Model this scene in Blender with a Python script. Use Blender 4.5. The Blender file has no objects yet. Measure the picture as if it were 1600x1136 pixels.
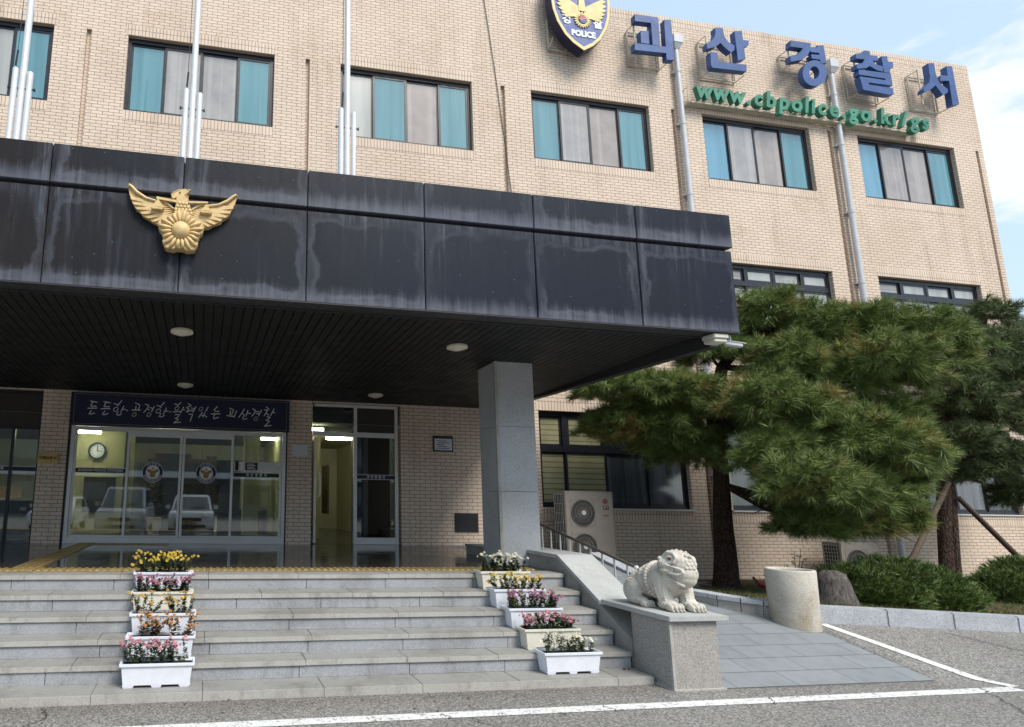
import bpy, bmesh, math, random
from mathutils import Vector, Matrix
from mathutils.geometry import tessellate_polygon
R = math.radians
SC = bpy.context.scene
COL = SC.collection
random.seed(7)

# ------------------------------------------------------------------ camera
CAM_Z = 1.63
cam = bpy.data.cameras.new("camera")
cam.sensor_width = 36.0
cam.lens = 936.49 / 1600 * 36.0
cam.shift_x = (800 - 473.84) / 1600
cam.shift_y = (616.06 - 568) / 1600
cam.clip_start = 0.1
cam.clip_end = 2000
camo = bpy.data.objects.new("camera", cam)
COL.objects.link(camo)
SC.camera = camo
a, b, c = -0.173511418, -0.161599019, 0.0459658568
def rotm(rx, ry, rz):
    cx, sx, cy, sy, cz, sz = math.cos(rx), math.sin(rx), math.cos(ry), math.sin(ry), math.cos(rz), math.sin(rz)
    X = Matrix(((1, 0, 0), (0, cx, -sx), (0, sx, cx)))
    Y = Matrix(((cy, 0, sy), (0, 1, 0), (-sy, 0, cy)))
    Z = Matrix(((cz, -sz, 0), (sz, cz, 0), (0, 0, 1)))
    return Z @ Y @ X
M = rotm(a, b, c) @ Matrix(((1, 0, 0), (0, 0, -1), (0, 1, 0)))
camo.matrix_world = Matrix(((M[0][0], -M[1][0], -M[2][0], 0), (M[0][1], -M[1][1], -M[2][1], 0),
                            (M[0][2], -M[1][2], -M[2][2], CAM_Z), (0, 0, 0, 1)))

# ------------------------------------------------------------------ light
SUN_DIR = Vector((0.34, -0.74, 1.04)).normalized()      # towards the sun
EL = math.asin(SUN_DIR.z); AZ = math.atan2(SUN_DIR.x, SUN_DIR.y)
CLOUD_DIR = (0.823, 0.415, 0.388)
SKY_STRENGTH = 0.112
SUN_STRENGTH = 1.5
SUN_ANGLE = 26
EXPOSURE = 1.42
W = bpy.data.worlds.new("World"); SC.world = W; W.use_nodes = True
nt = W.node_tree; nt.nodes.clear()
out = nt.nodes.new('ShaderNodeOutputWorld'); bg = nt.nodes.new('ShaderNodeBackground')
sky = nt.nodes.new('ShaderNodeTexSky'); sky.sky_type = 'NISHITA'; sky.sun_disc = False
sky.sun_elevation = EL; sky.sun_rotation = AZ; sky.air_density = 1.0; sky.dust_density = 2.0; sky.ozone_density = 1.0
tc = nt.nodes.new('ShaderNodeTexCoord'); mp = nt.nodes.new('ShaderNodeMapping'); mp.inputs['Scale'].default_value = (1.0, 1.0, 2.6)
mp.inputs['Location'].default_value = (0.35, 0.1, 0.3)
nz = nt.nodes.new('ShaderNodeTexNoise'); nz.inputs['Scale'].default_value = 2.0; nz.inputs['Detail'].default_value = 7; nz.inputs['Roughness'].default_value = 0.6
cr = nt.nodes.new('ShaderNodeValToRGB'); cr.color_ramp.elements[0].position = 0.56; cr.color_ramp.elements[1].position = 0.90
mx = nt.nodes.new('ShaderNodeMix'); mx.data_type = 'RGBA'
mx.inputs['B'].default_value = (3.3, 3.5, 3.7, 1)
nt.links.new(tc.outputs['Generated'], mp.inputs['Vector']); nt.links.new(mp.outputs['Vector'], nz.inputs['Vector'])
nt.links.new(nz.outputs['Fac'], cr.inputs['Fac']); dp = nt.nodes.new('ShaderNodeVectorMath'); dp.operation = 'DOT_PRODUCT'; dp.inputs[1].default_value = CLOUD_DIR
cm = nt.nodes.new('ShaderNodeMath'); cm.operation = 'MULTIPLY_ADD'; cm.inputs[1].default_value = 0.16
mr = nt.nodes.new('ShaderNodeMapRange'); mr.interpolation_type = 'SMOOTHSTEP'; mr.inputs['From Min'].default_value = 1.076; mr.inputs['From Max'].default_value = 1.090
mxm = nt.nodes.new('ShaderNodeMath'); mxm.operation = 'MAXIMUM'
nt.links.new(tc.outputs['Generated'], dp.inputs[0]); nt.links.new(nz.outputs['Fac'], cm.inputs[0]); nt.links.new(dp.outputs['Value'], cm.inputs[2])
nt.links.new(cm.outputs[0], mr.inputs['Value']); nt.links.new(mr.outputs['Result'], mxm.inputs[0]); nt.links.new(cr.outputs['Color'], mxm.inputs[1])
nt.links.new(mxm.outputs[0], mx.inputs['Factor'])
hz = nt.nodes.new('ShaderNodeMix'); hz.data_type = 'RGBA'; hz.inputs['Factor'].default_value = 0.75
hz.inputs['B'].default_value = (2.3, 2.95, 3.5, 1)
nt.links.new(sky.outputs['Color'], hz.inputs['A']); nt.links.new(hz.outputs['Result'], mx.inputs['A']); nt.links.new(mx.outputs['Result'], bg.inputs['Color'])
bg.inputs['Strength'].default_value = SKY_STRENGTH
nt.links.new(bg.outputs['Background'], out.inputs['Surface'])
sl = bpy.data.lights.new("sun", 'SUN'); sl.energy = SUN_STRENGTH; sl.angle = R(SUN_ANGLE); sl.color = (1.0, 0.95, 0.87)
so = bpy.data.objects.new("sun", sl); COL.objects.link(so)
so.rotation_euler = (-SUN_DIR).to_track_quat('-Z', 'Y').to_euler(); so.location = (10, -20, 30)
SC.view_settings.view_transform = 'Standard'
SC.view_settings.look = 'None'
SC.view_settings.exposure = EXPOSURE
SC.view_settings.gamma = 1
SC.view_settings.use_curve_mapping = False

# ------------------------------------------------------------------ material helper
class G:
    def __init__(s, name, rough=0.6, metal=0.0, spec=0.5):
        s.m = bpy.data.materials.new(name); s.m.use_nodes = True
        s.t = s.m.node_tree; s.b = s.t.nodes['Principled BSDF']
        s.b.inputs['Roughness'].default_value = rough; s.b.inputs['Metallic'].default_value = metal
        s.b.inputs['Specular IOR Level'].default_value = spec
        s._pos = None
    def n(s, ty, **kw):
        nd = s.t.nodes.new(ty)
        for k, v in kw.items():
            if k in nd.inputs.keys(): s.set(nd.inputs[k], v)
            else: setattr(nd, k, v)
        return nd
    def set(s, sock, v):
        if isinstance(v, bpy.types.NodeSocket): s.t.links.new(v, sock)
        elif isinstance(v, (tuple, list)) and len(v) == 3 and sock.type == 'RGBA': sock.default_value = (*v, 1)
        else: sock.default_value = v
    def pos(s):
        if s._pos is None: s._pos = s.n('ShaderNodeNewGeometry').outputs['Position']
        return s._pos
    def xyz(s, v=None):
        nd = s.n('ShaderNodeSeparateXYZ'); s.set(nd.inputs[0], v or s.pos()); return nd.outputs
    def comb(s, x, y, z):
        nd = s.n('ShaderNodeCombineXYZ')
        for i, v in enumerate((x, y, z)): s.set(nd.inputs[i], v)
        return nd.outputs[0]
    def ma(s, op, x, y=0.0, z=None, clamp=False):
        nd = s.n('ShaderNodeMath', operation=op); nd.use_clamp = clamp
        s.set(nd.inputs[0], x); s.set(nd.inputs[1], y)
        if z is not None: s.set(nd.inputs[2], z)
        return nd.outputs[0]
    def noise(s, scale, detail=2, rough=0.5, vec=None, dist=0.0):
        nd = s.n('ShaderNodeTexNoise', Scale=scale, Detail=detail, Roughness=rough, Distortion=dist)
        s.set(nd.inputs['Vector'], vec or s.pos()); return nd.outputs['Fac']
    def vor(s, scale, vec=None, feature='F1', outp='Distance'):
        nd = s.n('ShaderNodeTexVoronoi', Scale=scale); nd.feature = feature
        s.set(nd.inputs['Vector'], vec or s.pos()); return nd.outputs[outp]
    def ramp(s, fac, *stops):
        nd = s.n('ShaderNodeValToRGB'); s.set(nd.inputs[0], fac)
        el = nd.color_ramp.elements
        while len(el) < len(stops): el.new(0.5)
        for e, (p, col) in zip(el, stops):
            e.position = p
            e.color = (col, col, col, 1) if isinstance(col, (int, float)) else (*col, 1)
        return nd.outputs['Color']
    def mix(s, fac, x, y, mode='MIX'):
        nd = s.n('ShaderNodeMix'); nd.data_type = 'RGBA'; nd.blend_type = mode
        s.set(nd.inputs['Factor'], fac); s.set(nd.inputs['A'], x); s.set(nd.inputs['B'], y)
        return nd.outputs['Result']
    def sm(s, x, lo, hi, o0=0.0, o1=1.0):
        nd = s.n('ShaderNodeMapRange'); nd.interpolation_type = 'SMOOTHSTEP'
        s.set(nd.inputs['Value'], x); nd.inputs['From Min'].default_value = lo; nd.inputs['From Max'].default_value = hi
        nd.inputs['To Min'].default_value = o0; nd.inputs['To Max'].default_value = o1
        return nd.outputs['Result']
    def col(s, v): s.set(s.b.inputs['Base Color'], v); return s
    def rough(s, v): s.set(s.b.inputs['Roughness'], v); return s
    def bump(s, h, strength=0.3, dist=0.01):
        nd = s.n('ShaderNodeBump'); nd.inputs['Strength'].default_value = strength; nd.inputs['Distance'].default_value = dist
        s.set(nd.inputs['Height'], h); s.t.links.new(nd.outputs['Normal'], s.b.inputs['Normal']); return s

def plain(name, col, rough=0.6, metal=0.0, var=0.12, scale=6.0, spec=0.5):
    g = G(name, rough, metal, spec)
    f = g.noise(scale, 5, 0.6)
    lo = tuple(x * (1 - var) for x in col); hi = tuple(min(1, x * (1 + var)) for x in col)
    g.col(g.ramp(f, (0.3, lo), (0.7, hi)))
    g.rough(g.sm(g.noise(scale * 2.3, 4), 0.3, 0.7, max(0, rough - 0.06), min(1, rough + 0.08)))
    return g.m

def facing_uv(g):
    """u along the wall (x on walls facing y, y on walls facing x), v = z"""
    nrm = g.n('ShaderNodeNewGeometry').outputs['True Normal']
    nx = g.xyz(nrm); p = g.xyz()
    f = g.ma('GREATER_THAN', g.ma('ABSOLUTE', nx[1]), 0.5)
    u = g.ma('ADD', g.ma('MULTIPLY', p[0], f), g.ma('MULTIPLY', p[1], g.ma('SUBTRACT', 1.0, f)))
    return u, p[2], p

def brick_mat(name, soldier=False, c1=(0.745, 0.61, 0.49), c2=(0.685, 0.555, 0.445), mortar=(0.25, 0.205, 0.175)):
    g = G(name, 0.85, 0, 0.25)
    u, v, p = facing_uv(g)
    if soldier:
        vec = g.comb(g.ma('ADD', v, 0.012), u, 0.0); off = 0.0
    else:
        vec = g.comb(u, g.ma('ADD', v, 0.0), 0.0); off = 0.5
    bk = g.n('ShaderNodeTexBrick', offset=off, offset_frequency=2, squash=1.0, Scale=1.0)
    bk.inputs['Color1'].default_value = (*c1, 1); bk.inputs['Color2'].default_value = (*c2, 1)
    bk.inputs['Mortar'].default_value = (*mortar, 1); bk.inputs['Mortar Size'].default_value = 0.0055
    bk.inputs['Mortar Smooth'].default_value = 0.15; bk.inputs['Bias'].default_value = -0.1
    bk.inputs['Brick Width'].default_value = 0.24 if soldier else 0.205; bk.inputs['Row Height'].default_value = 0.0667
    g.set(bk.inputs['Vector'], vec)
    big = g.noise(0.55, 5, 0.6)
    colr = g.mix(g.sm(big, 0.35, 0.7, 0.0, 0.35), bk.outputs['Color'], (0.72, 0.66, 0.6), 'MULTIPLY')
    st = g.noise(1.0, 5, 0.65, g.comb(g.ma('MULTIPLY', u, 3.0), 0.0, g.ma('MULTIPLY', v, 0.35)))
    pat = g.noise(1.9, 6, 0.7); colr = g.mix(g.sm(pat, 0.54, 0.72, 0.0, 0.4), colr, (0.74, 0.66, 0.58), 'MULTIPLY')
    colr = g.mix(g.sm(st, 0.50, 0.74, 0.0, 0.5), colr, (0.68, 0.62, 0.57), 'MULTIPLY')
    fine = g.noise(70, 3, 0.6)
    colr = g.mix(g.sm(fine, 0.4, 0.75, 0.0, 0.3), colr, (0.6, 0.55, 0.5), 'MULTIPLY')
    g.col(colr)
    g.bump(g.ma('SUBTRACT', g.ma('MULTIPLY', fine, 0.25), bk.outputs['Fac']), 0.5, 0.006)
    return g.m

def granite(name, base, dark, light, scale=150, rough=0.75, stain=(0.5, 0.47, 0.42), stain_amt=0.35, mottled=1.0):
    g = G(name, rough, 0, 0.35)
    s1 = g.noise(scale, 2, 0.6); s2 = g.vor(scale * 1.25, None, 'F1', 'Color')
    cell = g.xyz(s2)[0]
    colr = g.ramp(cell, (0.0, dark), (0.16, dark), (0.22, base), (0.75, base), (0.86, light), (1.0, light))
    colr = g.mix(0.55, colr, g.ramp(s1, (0.35, tuple(x * 0.78 for x in base)), (0.65, tuple(min(1, x * 1.2) for x in base))))
    big = g.noise(1.7, 5, 0.62)
    colr = g.mix(g.sm(big, 0.42, 0.72, 0.0, stain_amt * mottled), colr, stain, 'MULTIPLY')
    mid = g.noise(9.0, 5, 0.7)
    colr = g.mix(g.sm(mid, 0.5, 0.8, 0.0, stain_amt), colr, stain, 'MULTIPLY')
    p = g.xyz(); dr = g.noise(1.0, 5, 0.7, g.comb(g.ma('MULTIPLY', p[0], 5.0), g.ma('MULTIPLY', p[1], 5.0), g.ma('MULTIPLY', p[2], 1.2)))
    colr = g.mix(g.sm(dr, 0.55, 0.7, 0.0, stain_amt * 0.9), colr, stain, 'MULTIPLY')      # old water marks
    g.col(colr); g.bump(s1, 0.2, 0.003)
    return g.m

MT = {}
MT['brick'] = brick_mat('beige_brick')
MT['soldier'] = brick_mat('beige_brick_soldier_course', True)
MT['frame'] = plain('dark_window_frame', (0.014, 0.015, 0.022), 0.35)
MT['granite_riser'] = granite('blue_grey_granite', (0.325, 0.335, 0.352), (0.17, 0.18, 0.19), (0.47, 0.48, 0.5), 160, 0.8, (0.5, 0.49, 0.47), 0.55)
MT['granite_tread'] = granite('worn_granite_tread', (0.27, 0.265, 0.25), (0.18, 0.175, 0.17), (0.36, 0.35, 0.335), 170, 0.8, stain_amt=0.5)
MT['granite_nosing'] = granite('pale_granite_nosing', (0.40, 0.39, 0.36), (0.27, 0.26, 0.24), (0.48, 0.47, 0.44), 150, 0.8, stain_amt=0.5)
MT['granite_column'] = granite('speckled_column_granite', (0.43, 0.44, 0.45), (0.22, 0.225, 0.23), (0.62, 0.63, 0.64), 130, 0.6, stain_amt=0.2)
MT['granite_pedestal'] = granite('speckled_pedestal_granite', (0.33, 0.31, 0.29), (0.12, 0.11, 0.10), (0.52, 0.50, 0.47), 120, 0.7, stain_amt=0.3)
MT['granite_cap'] = granite('pale_smooth_granite', (0.42, 0.43, 0.42), (0.30, 0.30, 0.30), (0.52, 0.52, 0.51), 200, 0.65, stain_amt=0.3)
MT['granite_kerb'] = granite('kerb_granite', (0.40, 0.42, 0.46), (0.2, 0.21, 0.23), (0.56, 0.58, 0.61), 80, 0.75, stain_amt=0.35)
MT['cheek'] = granite('cheek_wall_granite', (0.32, 0.31, 0.29), (0.17, 0.16, 0.15), (0.46, 0.44, 0.42), 140, 0.75, stain_amt=0.45)
MT['joint'] = plain('dark_stone_joint', (0.05, 0.045, 0.04), 0.9)
MT['concrete_pot'] = granite('pitted_concrete', (0.52, 0.485, 0.42), (0.33, 0.30, 0.25), (0.58, 0.54, 0.47), 110, 0.85, stain=(0.55, 0.42, 0.26), stain_amt=0.4)
MT['steel'] = plain('brushed_steel', (0.70, 0.70, 0.68), 0.38, 0.35, 0.04, 6)
MT['aluminium'] = plain('pale_aluminium', (0.62, 0.61, 0.58), 0.4, 0.25, 0.05, 6)
MT['pole'] = plain('silver_flagpole', (0.66, 0.67, 0.69), 0.4, 0.15, 0.06, 8)
MT['pipe'] = plain('grey_white_pipe', (0.52, 0.53, 0.55), 0.45, 0.1, 0.1, 5)
MT['sign_blue'] = plain('faded_blue_sign', (0.030, 0.080, 0.235), 0.5, 0, 0.3, 3)
MT['sign_frame'] = plain('cream_steel_frame', (0.50, 0.46, 0.36), 0.6)
MT['sign_green'] = plain('faded_green_sign', (0.035, 0.20, 0.125), 0.5, 0, 0.35, 3)
MT['white'] = plain('white_paint', (0.78, 0.79, 0.80), 0.5, 0, 0.04)
MT['white_plastic'] = plain('white_planter_plastic', (0.74, 0.76, 0.82), 0.42, 0, 0.06, 9)
MT['cream_plastic'] = plain('cream_planter_plastic', (0.72, 0.69, 0.60), 0.45, 0, 0.08, 9)
MT['soil'] = plain('dark_soil', (0.03, 0.022, 0.016), 0.95, 0, 0.5, 60)
MT['black'] = plain('black_rubber', (0.01, 0.01, 0.01), 0.5)
MT['navy'] = plain('navy_board', (0.007, 0.010, 0.042), 0.55, 0, 0.1)
MT['ivory'] = plain('ivory_metal', (0.62, 0.60, 0.52), 0.5, 0, 0.08, 10)
MT['yellow_tile'] = plain('yellow_tactile_tile', (0.31, 0.22, 0.085), 0.6, 0, 0.25, 12)
MT['gold'] = plain('gold_paint', (0.60, 0.43, 0.20), 0.5, 0.1, 0.2, 14)
MT['gold_dark'] = plain('gold_recess', (0.33, 0.20, 0.06), 0.6, 0.1, 0.2, 14)
MT['brass'] = plain('brass_plate', (0.50, 0.36, 0.13), 0.35, 0.6, 0.1)
MT['red'] = plain('red_enamel', (0.42, 0.05, 0.07), 0.5)
MT['lamp'] = plain('lamp_shade_cream', (0.72, 0.69, 0.56), 0.5, 0, 0.05)
MT['steel_white'] = plain('cabinet_beige', (0.25, 0.225, 0.20), 0.55, 0, 0.08, 8)
MT['dark_grille'] = plain('dark_grille', (0.02, 0.02, 0.022), 0.6)
MT['paper'] = plain('white_paper', (0.62, 0.64, 0.68), 0.8, 0, 0.06)
MT['ink'] = plain('dark_ink', (0.02, 0.02, 0.025), 0.7)
MT['cardboard'] = plain('cardboard', (0.40, 0.27, 0.14), 0.8)
MT['counter'] = plain('dark_counter', (0.05, 0.042, 0.038), 0.35)

def fascia():
    g = G('weathered_black_panel', 0.5, 0.0, 0.2)
    p = g.xyz(); x, z = p[0], p[2]
    st = g.noise(1.0, 6, 0.7, g.comb(g.ma('MULTIPLY', x, 13.0), 0.0, g.ma('MULTIPLY', z, 0.9)))
    st2 = g.noise(1.0, 4, 0.6, g.comb(g.ma('MULTIPLY', x, 2.3), 3.0, g.ma('MULTIPLY', z, 0.6)))
    wob = g.ma('MULTIPLY', g.ma('SUBTRACT', g.noise(2.6, 5, 0.6), 0.5), 0.30)
    fr = g.ma('FRACT', g.ma('ADD', g.ma('DIVIDE', g.ma('ADD', x, 0.3), 1.22), 20.5))
    ds = g.ma('MULTIPLY', g.ma('SUBTRACT', 0.5, g.ma('ABSOLUTE', g.ma('SUBTRACT', fr, 0.5))), 1.22)
    ds = g.ma('SUBTRACT', 0.61, ds)                                                     # distance to the nearest joint
    up = g.ma('GREATER_THAN', z, 4.465)
    lo_ = g.ma('ADD', 3.505, g.ma('MULTIPLY', up, 1.0)); hi_ = g.ma('ADD', 4.425, g.ma('MULTIPLY', up, 0.46))
    db, dt = g.ma('SUBTRACT', z, lo_), g.ma('SUBTRACT', hi_, z)
    dz = g.ma('MINIMUM', db, g.ma('ADD', dt, g.ma('MULTIPLY', up, 0.4)))
    d = g.ma('ADD', g.ma('SMOOTH_MIN', ds, dz, 0.12), wob)
    ring = g.ma('MULTIPLY', g.sm(d, 0.03, 0.085), g.sm(d, 0.088, 0.125, 1.0, 0.0))      # pale tide line left round each panel
    vary = g.sm(g.noise(0.9, 3, 0.6), 0.38, 0.62)
    edge = g.sm(d, 0.0, 0.09, 1.0, 0.0)
    bot = g.sm(g.ma('ADD', db, g.ma('MULTIPLY', st, -0.34)), -0.17, 0.02, 1.0, 0.0)
    run = g.ma('MULTIPLY', g.sm(dt, 0.0, 0.65, 1.0, 0.25), g.ma('MULTIPLY', g.sm(st, 0.46, 0.72), g.sm(st2, 0.42, 0.66)))
    amt = g.ma('ADD', g.ma('MULTIPLY', ring, g.ma('MULTIPLY', vary, 0.38)), g.ma('MULTIPLY', edge, g.ma('MULTIPLY', g.sm(st, 0.35, 0.7), 0.5)))
    amt = g.ma('ADD', amt, g.ma('ADD', g.ma('MULTIPLY', bot, 0.7), g.ma('MULTIPLY', run, 0.75)), clamp=True)
    basec = g.ramp(g.ma('ADD', g.ma('MULTIPLY', g.noise(0.55, 4), 0.5), g.sm(x, -2.5, 3.0, 0.1, 0.45)), (0.36, (0.014, 0.011, 0.011)), (0.5, (0.008, 0.010, 0.015)), (0.68, (0.007, 0.011, 0.023)))
    lite = g.mix(g.noise(0.8, 2), (0.11, 0.135, 0.19), (0.16, 0.155, 0.17))
    colr = g.mix(g.ma('MULTIPLY', amt, 0.72), basec, lite)
    mott = g.noise(30, 4, 0.75)
    colr = g.mix(g.sm(mott, 0.52, 0.8, 0.0, 0.12), colr, (0.11, 0.115, 0.14))
    spk = g.vor(9.0); colr = g.mix(g.sm(spk, 0.035, 0.05, 0.35, 0.0), colr, (0.4, 0.4, 0.42))
    g.col(colr); g.rough(g.sm(st, 0.3, 0.8, 0.45, 0.68))
    g.bump(g.noise(1.3, 3), 0.12, 0.02)
    return g.m
MT['fascia'] = fascia()
MT['soffit'] = plain('black_soffit_slats', (0.009, 0.0095, 0.010), 0.6, 0, 0.25, 1.5)
MT['soffit_trim'] = plain('dark_soffit_trim', (0.035, 0.036, 0.04), 0.45)

def floor_mat():
    g = G('polished_dark_granite', 0.1, 0, 0.6)
    p = g.xyz()
    sp = g.noise(220, 2, 0.6)
    bk = g.n('ShaderNodeTexBrick', offset=0.0, Scale=1.0)
    bk.inputs['Brick Width'].default_value = 0.6; bk.inputs['Row Height'].default_value = 0.6; bk.inputs['Mortar Size'].default_value = 0.003
    bk.inputs['Color1'].default_value = (0.06, 0.056, 0.05, 1); bk.inputs['Color2'].default_value = (0.045, 0.042, 0.038, 1); bk.inputs['Mortar'].default_value = (0.02, 0.02, 0.02, 1)
    g.set(bk.inputs['Vector'], g.comb(p[0], p[1], 0.0))
    g.col(g.mix(g.sm(sp, 0.4, 0.7, 0.0, 0.6), bk.outputs['Color'], (0.10, 0.09, 0.08)))
    g.rough(g.sm(g.noise(3, 4), 0.3, 0.7, 0.05, 0.16))
    return g.m
MT['floor'] = floor_mat()

def asphalt():
    g = G('aged_asphalt', 0.92, 0, 0.2)
    ag = g.vor(85, None, 'F1', 'Color'); cell = g.xyz(ag)[0]
    n1 = g.noise(120, 3, 0.7); n2 = g.noise(45, 3, 0.65)
    c = g.ramp(cell, (0.0, (0.125, 0.121, 0.114)), (0.5, (0.222, 0.213, 0.20)), (1.0, (0.38, 0.365, 0.345)))
    c = g.mix(g.sm(n2, 0.56, 0.68, 0.0, 0.85), c, (0.035, 0.033, 0.031))
    c = g.mix(g.sm(n1, 0.58, 0.7, 0.0, 0.6), c, (0.06, 0.057, 0.052))
    big = g.noise(0.5, 5, 0.6); c = g.mix(g.sm(big, 0.35, 0.7, 0.0, 0.4), c, (0.62, 0.6, 0.58), 'MULTIPLY')
    oil = g.sm(g.noise(1.4, 5, 0.6), 0.6, 0.72); c = g.mix(g.ma('MULTIPLY', oil, 0.4), c, (0.35, 0.34, 0.33), 'MULTIPLY')
    p = g.xyz()
    edge = g.ma('MULTIPLY', g.sm(g.ma('ADD', p[1], g.ma('MULTIPLY', g.noise(3.0, 4), 0.35)), 5.0, 5.45), g.ma('LESS_THAN', p[0], 7.0))
    c = g.mix(g.ma('MULTIPLY', edge, 0.45), c, (0.55, 0.48, 0.42), 'MULTIPLY')      # browner and darker along the steps
    g.col(c); g.bump(g.ma('ADD', n2, cell), 0.6, 0.006)
    return g.m
MT['asphalt'] = asphalt()

def road_paint():
    g = G('worn_white_road_paint', 0.8, 0, 0.3)
    n = g.noise(40, 4, 0.7); n2 = g.noise(7, 4, 0.7)
    k = g.ma('ADD', g.ma('MULTIPLY', n, 0.65), g.ma('MULTIPLY', n2, 0.35))
    g.col(g.ramp(k, (0.40, (0.2, 0.19, 0.18)), (0.47, (0.62, 0.62, 0.60)), (0.7, (0.76, 0.76, 0.74))))
    return g.m
MT['paint'] = road_paint()

def ramp_tiles():
    g = G('slate_ramp_tiles', 0.6, 0, 0.4)
    p = g.xyz()
    bk = g.n('ShaderNodeTexBrick', offset=0.62, offset_frequency=2, Scale=1.0)
    bk.inputs['Brick Width'].default_value = 0.66; bk.inputs['Row Height'].default_value = 0.2545; bk.inputs['Mortar Size'].default_value = 0.0045
    bk.inputs['Color1'].default_value = (0.205, 0.222, 0.238, 1); bk.inputs['Color2'].default_value = (0.24, 0.255, 0.268, 1); bk.inputs['Mortar'].default_value = (0.075, 0.08, 0.09, 1)
    g.set(bk.inputs['Vector'], g.comb(g.ma('ADD', p[0], 0.0), g.ma('SUBTRACT', p[1], 5.056), 0.0))
    n = g.noise(6, 5, 0.65); f = g.noise(90, 3, 0.6)
    c = g.mix(g.sm(n, 0.4, 0.72, 0.0, 0.5), bk.outputs['Color'], (0.7, 0.68, 0.62), 'MULTIPLY')
    c = g.mix(g.sm(f, 0.5, 0.8, 0.0, 0.3), c, (0.36, 0.38, 0.4))
    g.col(c); g.bump(bk.outputs['Fac'], -0.4, 0.004)
    return g.m
MT['ramp'] = ramp_tiles()

def glass(name, tint=(0.85, 0.9, 0.88), refl=0.0, trans=0.9):
    g = G(name)
    g.t.nodes.remove(g.b)
    tr = g.n('ShaderNodeBsdfTransparent'); tr.inputs[0].default_value = (*[x * trans for x in tint], 1)
    gl = g.n('ShaderNodeBsdfGlossy'); gl.inputs['Roughness'].default_value = 0.02; gl.inputs[0].default_value = (0.95, 0.97, 1, 1)
    fr = g.n('ShaderNodeFresnel'); fr.inputs[0].default_value = 1.52
    k = g.ma('ADD', g.ma('MULTIPLY', fr.outputs[0], 1.25), refl, clamp=True)
    mxn = g.n('ShaderNodeMixShader'); g.t.links.new(k, mxn.inputs[0])
    g.t.links.new(tr.outputs[0], mxn.inputs[1]); g.t.links.new(gl.outputs[0], mxn.inputs[2])
    g.t.links.new(mxn.outputs[0], [n for n in g.t.nodes if n.type == 'OUTPUT_MATERIAL'][0].inputs[0])
    return g.m
MT['glass'] = glass('clear_door_glass', refl=0.08)
MT['glass_dark'] = glass('dark_lobby_glass', refl=0.08, trans=0.5)

def pane(name, col, col2, rough=0.06, kind='fold'):
    g = G(name, rough, 0, 0.6)
    if rough < .1: g.b.inputs['IOR'].default_value = 1.9
    p = g.xyz()
    if kind == 'fold':
        f = g.noise(1.0, 3, 0.55, g.comb(g.ma('MULTIPLY', p[0], 5.0), 0.0, g.ma('MULTIPLY', p[2], 0.25)))
        g.col(g.ramp(f, (0.35, col2), (0.62, col)))
    elif kind == 'mesh':
        f = g.noise(2.5, 4, 0.6); f2 = g.noise(1.0, 2, 0.5, g.comb(g.ma('MULTIPLY', p[0], 4.0), 5.0, 0.0))
        g.col(g.mix(g.sm(f2, 0.5, 0.56, 0, 0.3), g.ramp(f, (0.3, col2), (0.7, col)), tuple(min(1, x * 1.5) for x in col)))
    elif kind == 'blind':
        w = g.ma('FRACT', g.ma('MULTIPLY', p[2], 9.5))
        g.col(g.mix(g.sm(w, 0.72, 0.98), g.ramp(g.noise(2.2, 4), (0.3, tuple(x * 0.7 for x in col)), (0.7, col)), col2))
    return g.m
MT['pane_teal'] = pane('teal_tinted_pane', (0.10, 0.265, 0.30), (0.06, 0.195, 0.235), 0.03)
MT['pane_blue'] = pane('sky_blue_pane', (0.12, 0.30, 0.42), (0.08, 0.24, 0.34), 0.04)
MT['pane_grey'] = pane('grey_screen_pane', (0.34, 0.32, 0.30), (0.25, 0.235, 0.225), 0.09, 'mesh')
MT['pane_beige'] = pane('beige_curtain_pane', (0.33, 0.285, 0.25), (0.24, 0.20, 0.18), 0.09, 'mesh')
MT['pane_pale'] = pane('pale_curtain_pane', (0.42, 0.43, 0.41), (0.31, 0.32, 0.31), 0.2)
MT['pane_dark'] = pane('dark_office_pane', (0.05, 0.06, 0.065), (0.02, 0.024, 0.028), 0.04)
MT['pane_blind'] = pane('office_blind_pane', (0.34, 0.33, 0.20), (0.10, 0.10, 0.06), 0.12, 'blind')
MT['pane_blind2'] = pane('grey_blind_pane', (0.36, 0.35, 0.33), (0.2, 0.19, 0.18), 0.12, 'blind')
MT['pane_office'] = pane('blue_grey_office_pane', (0.13, 0.145, 0.17), (0.045, 0.05, 0.06), 0.08)

def emit(name, col, st):
    g = G(name); g.b.inputs['Emission Color'].default_value = (*col, 1); g.b.inputs['Emission Strength'].default_value = st
    g.b.inputs['Base Color'].default_value = (*col, 1); return g.m
MT['tube'] = emit('fluorescent_tube', (1.0, 0.96, 0.74), 18.0)
MT['lobby_wall'] = plain('lobby_yellow_paint', (0.46, 0.44, 0.22), 0.7, 0, 0.06, 2)
MT['lobby_pale'] = plain('lobby_pale_paint', (0.60, 0.61, 0.46), 0.7, 0, 0.05, 2)
MT['lobby_dark'] = plain('lobby_dark_wood', (0.03, 0.024, 0.018), 0.5)
MT['lobby_floor'] = plain('lobby_floor', (0.06, 0.058, 0.052), 0.2)
MT['lobby_ceiling'] = plain('lobby_ceiling', (0.42, 0.43, 0.33), 0.8)

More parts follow.
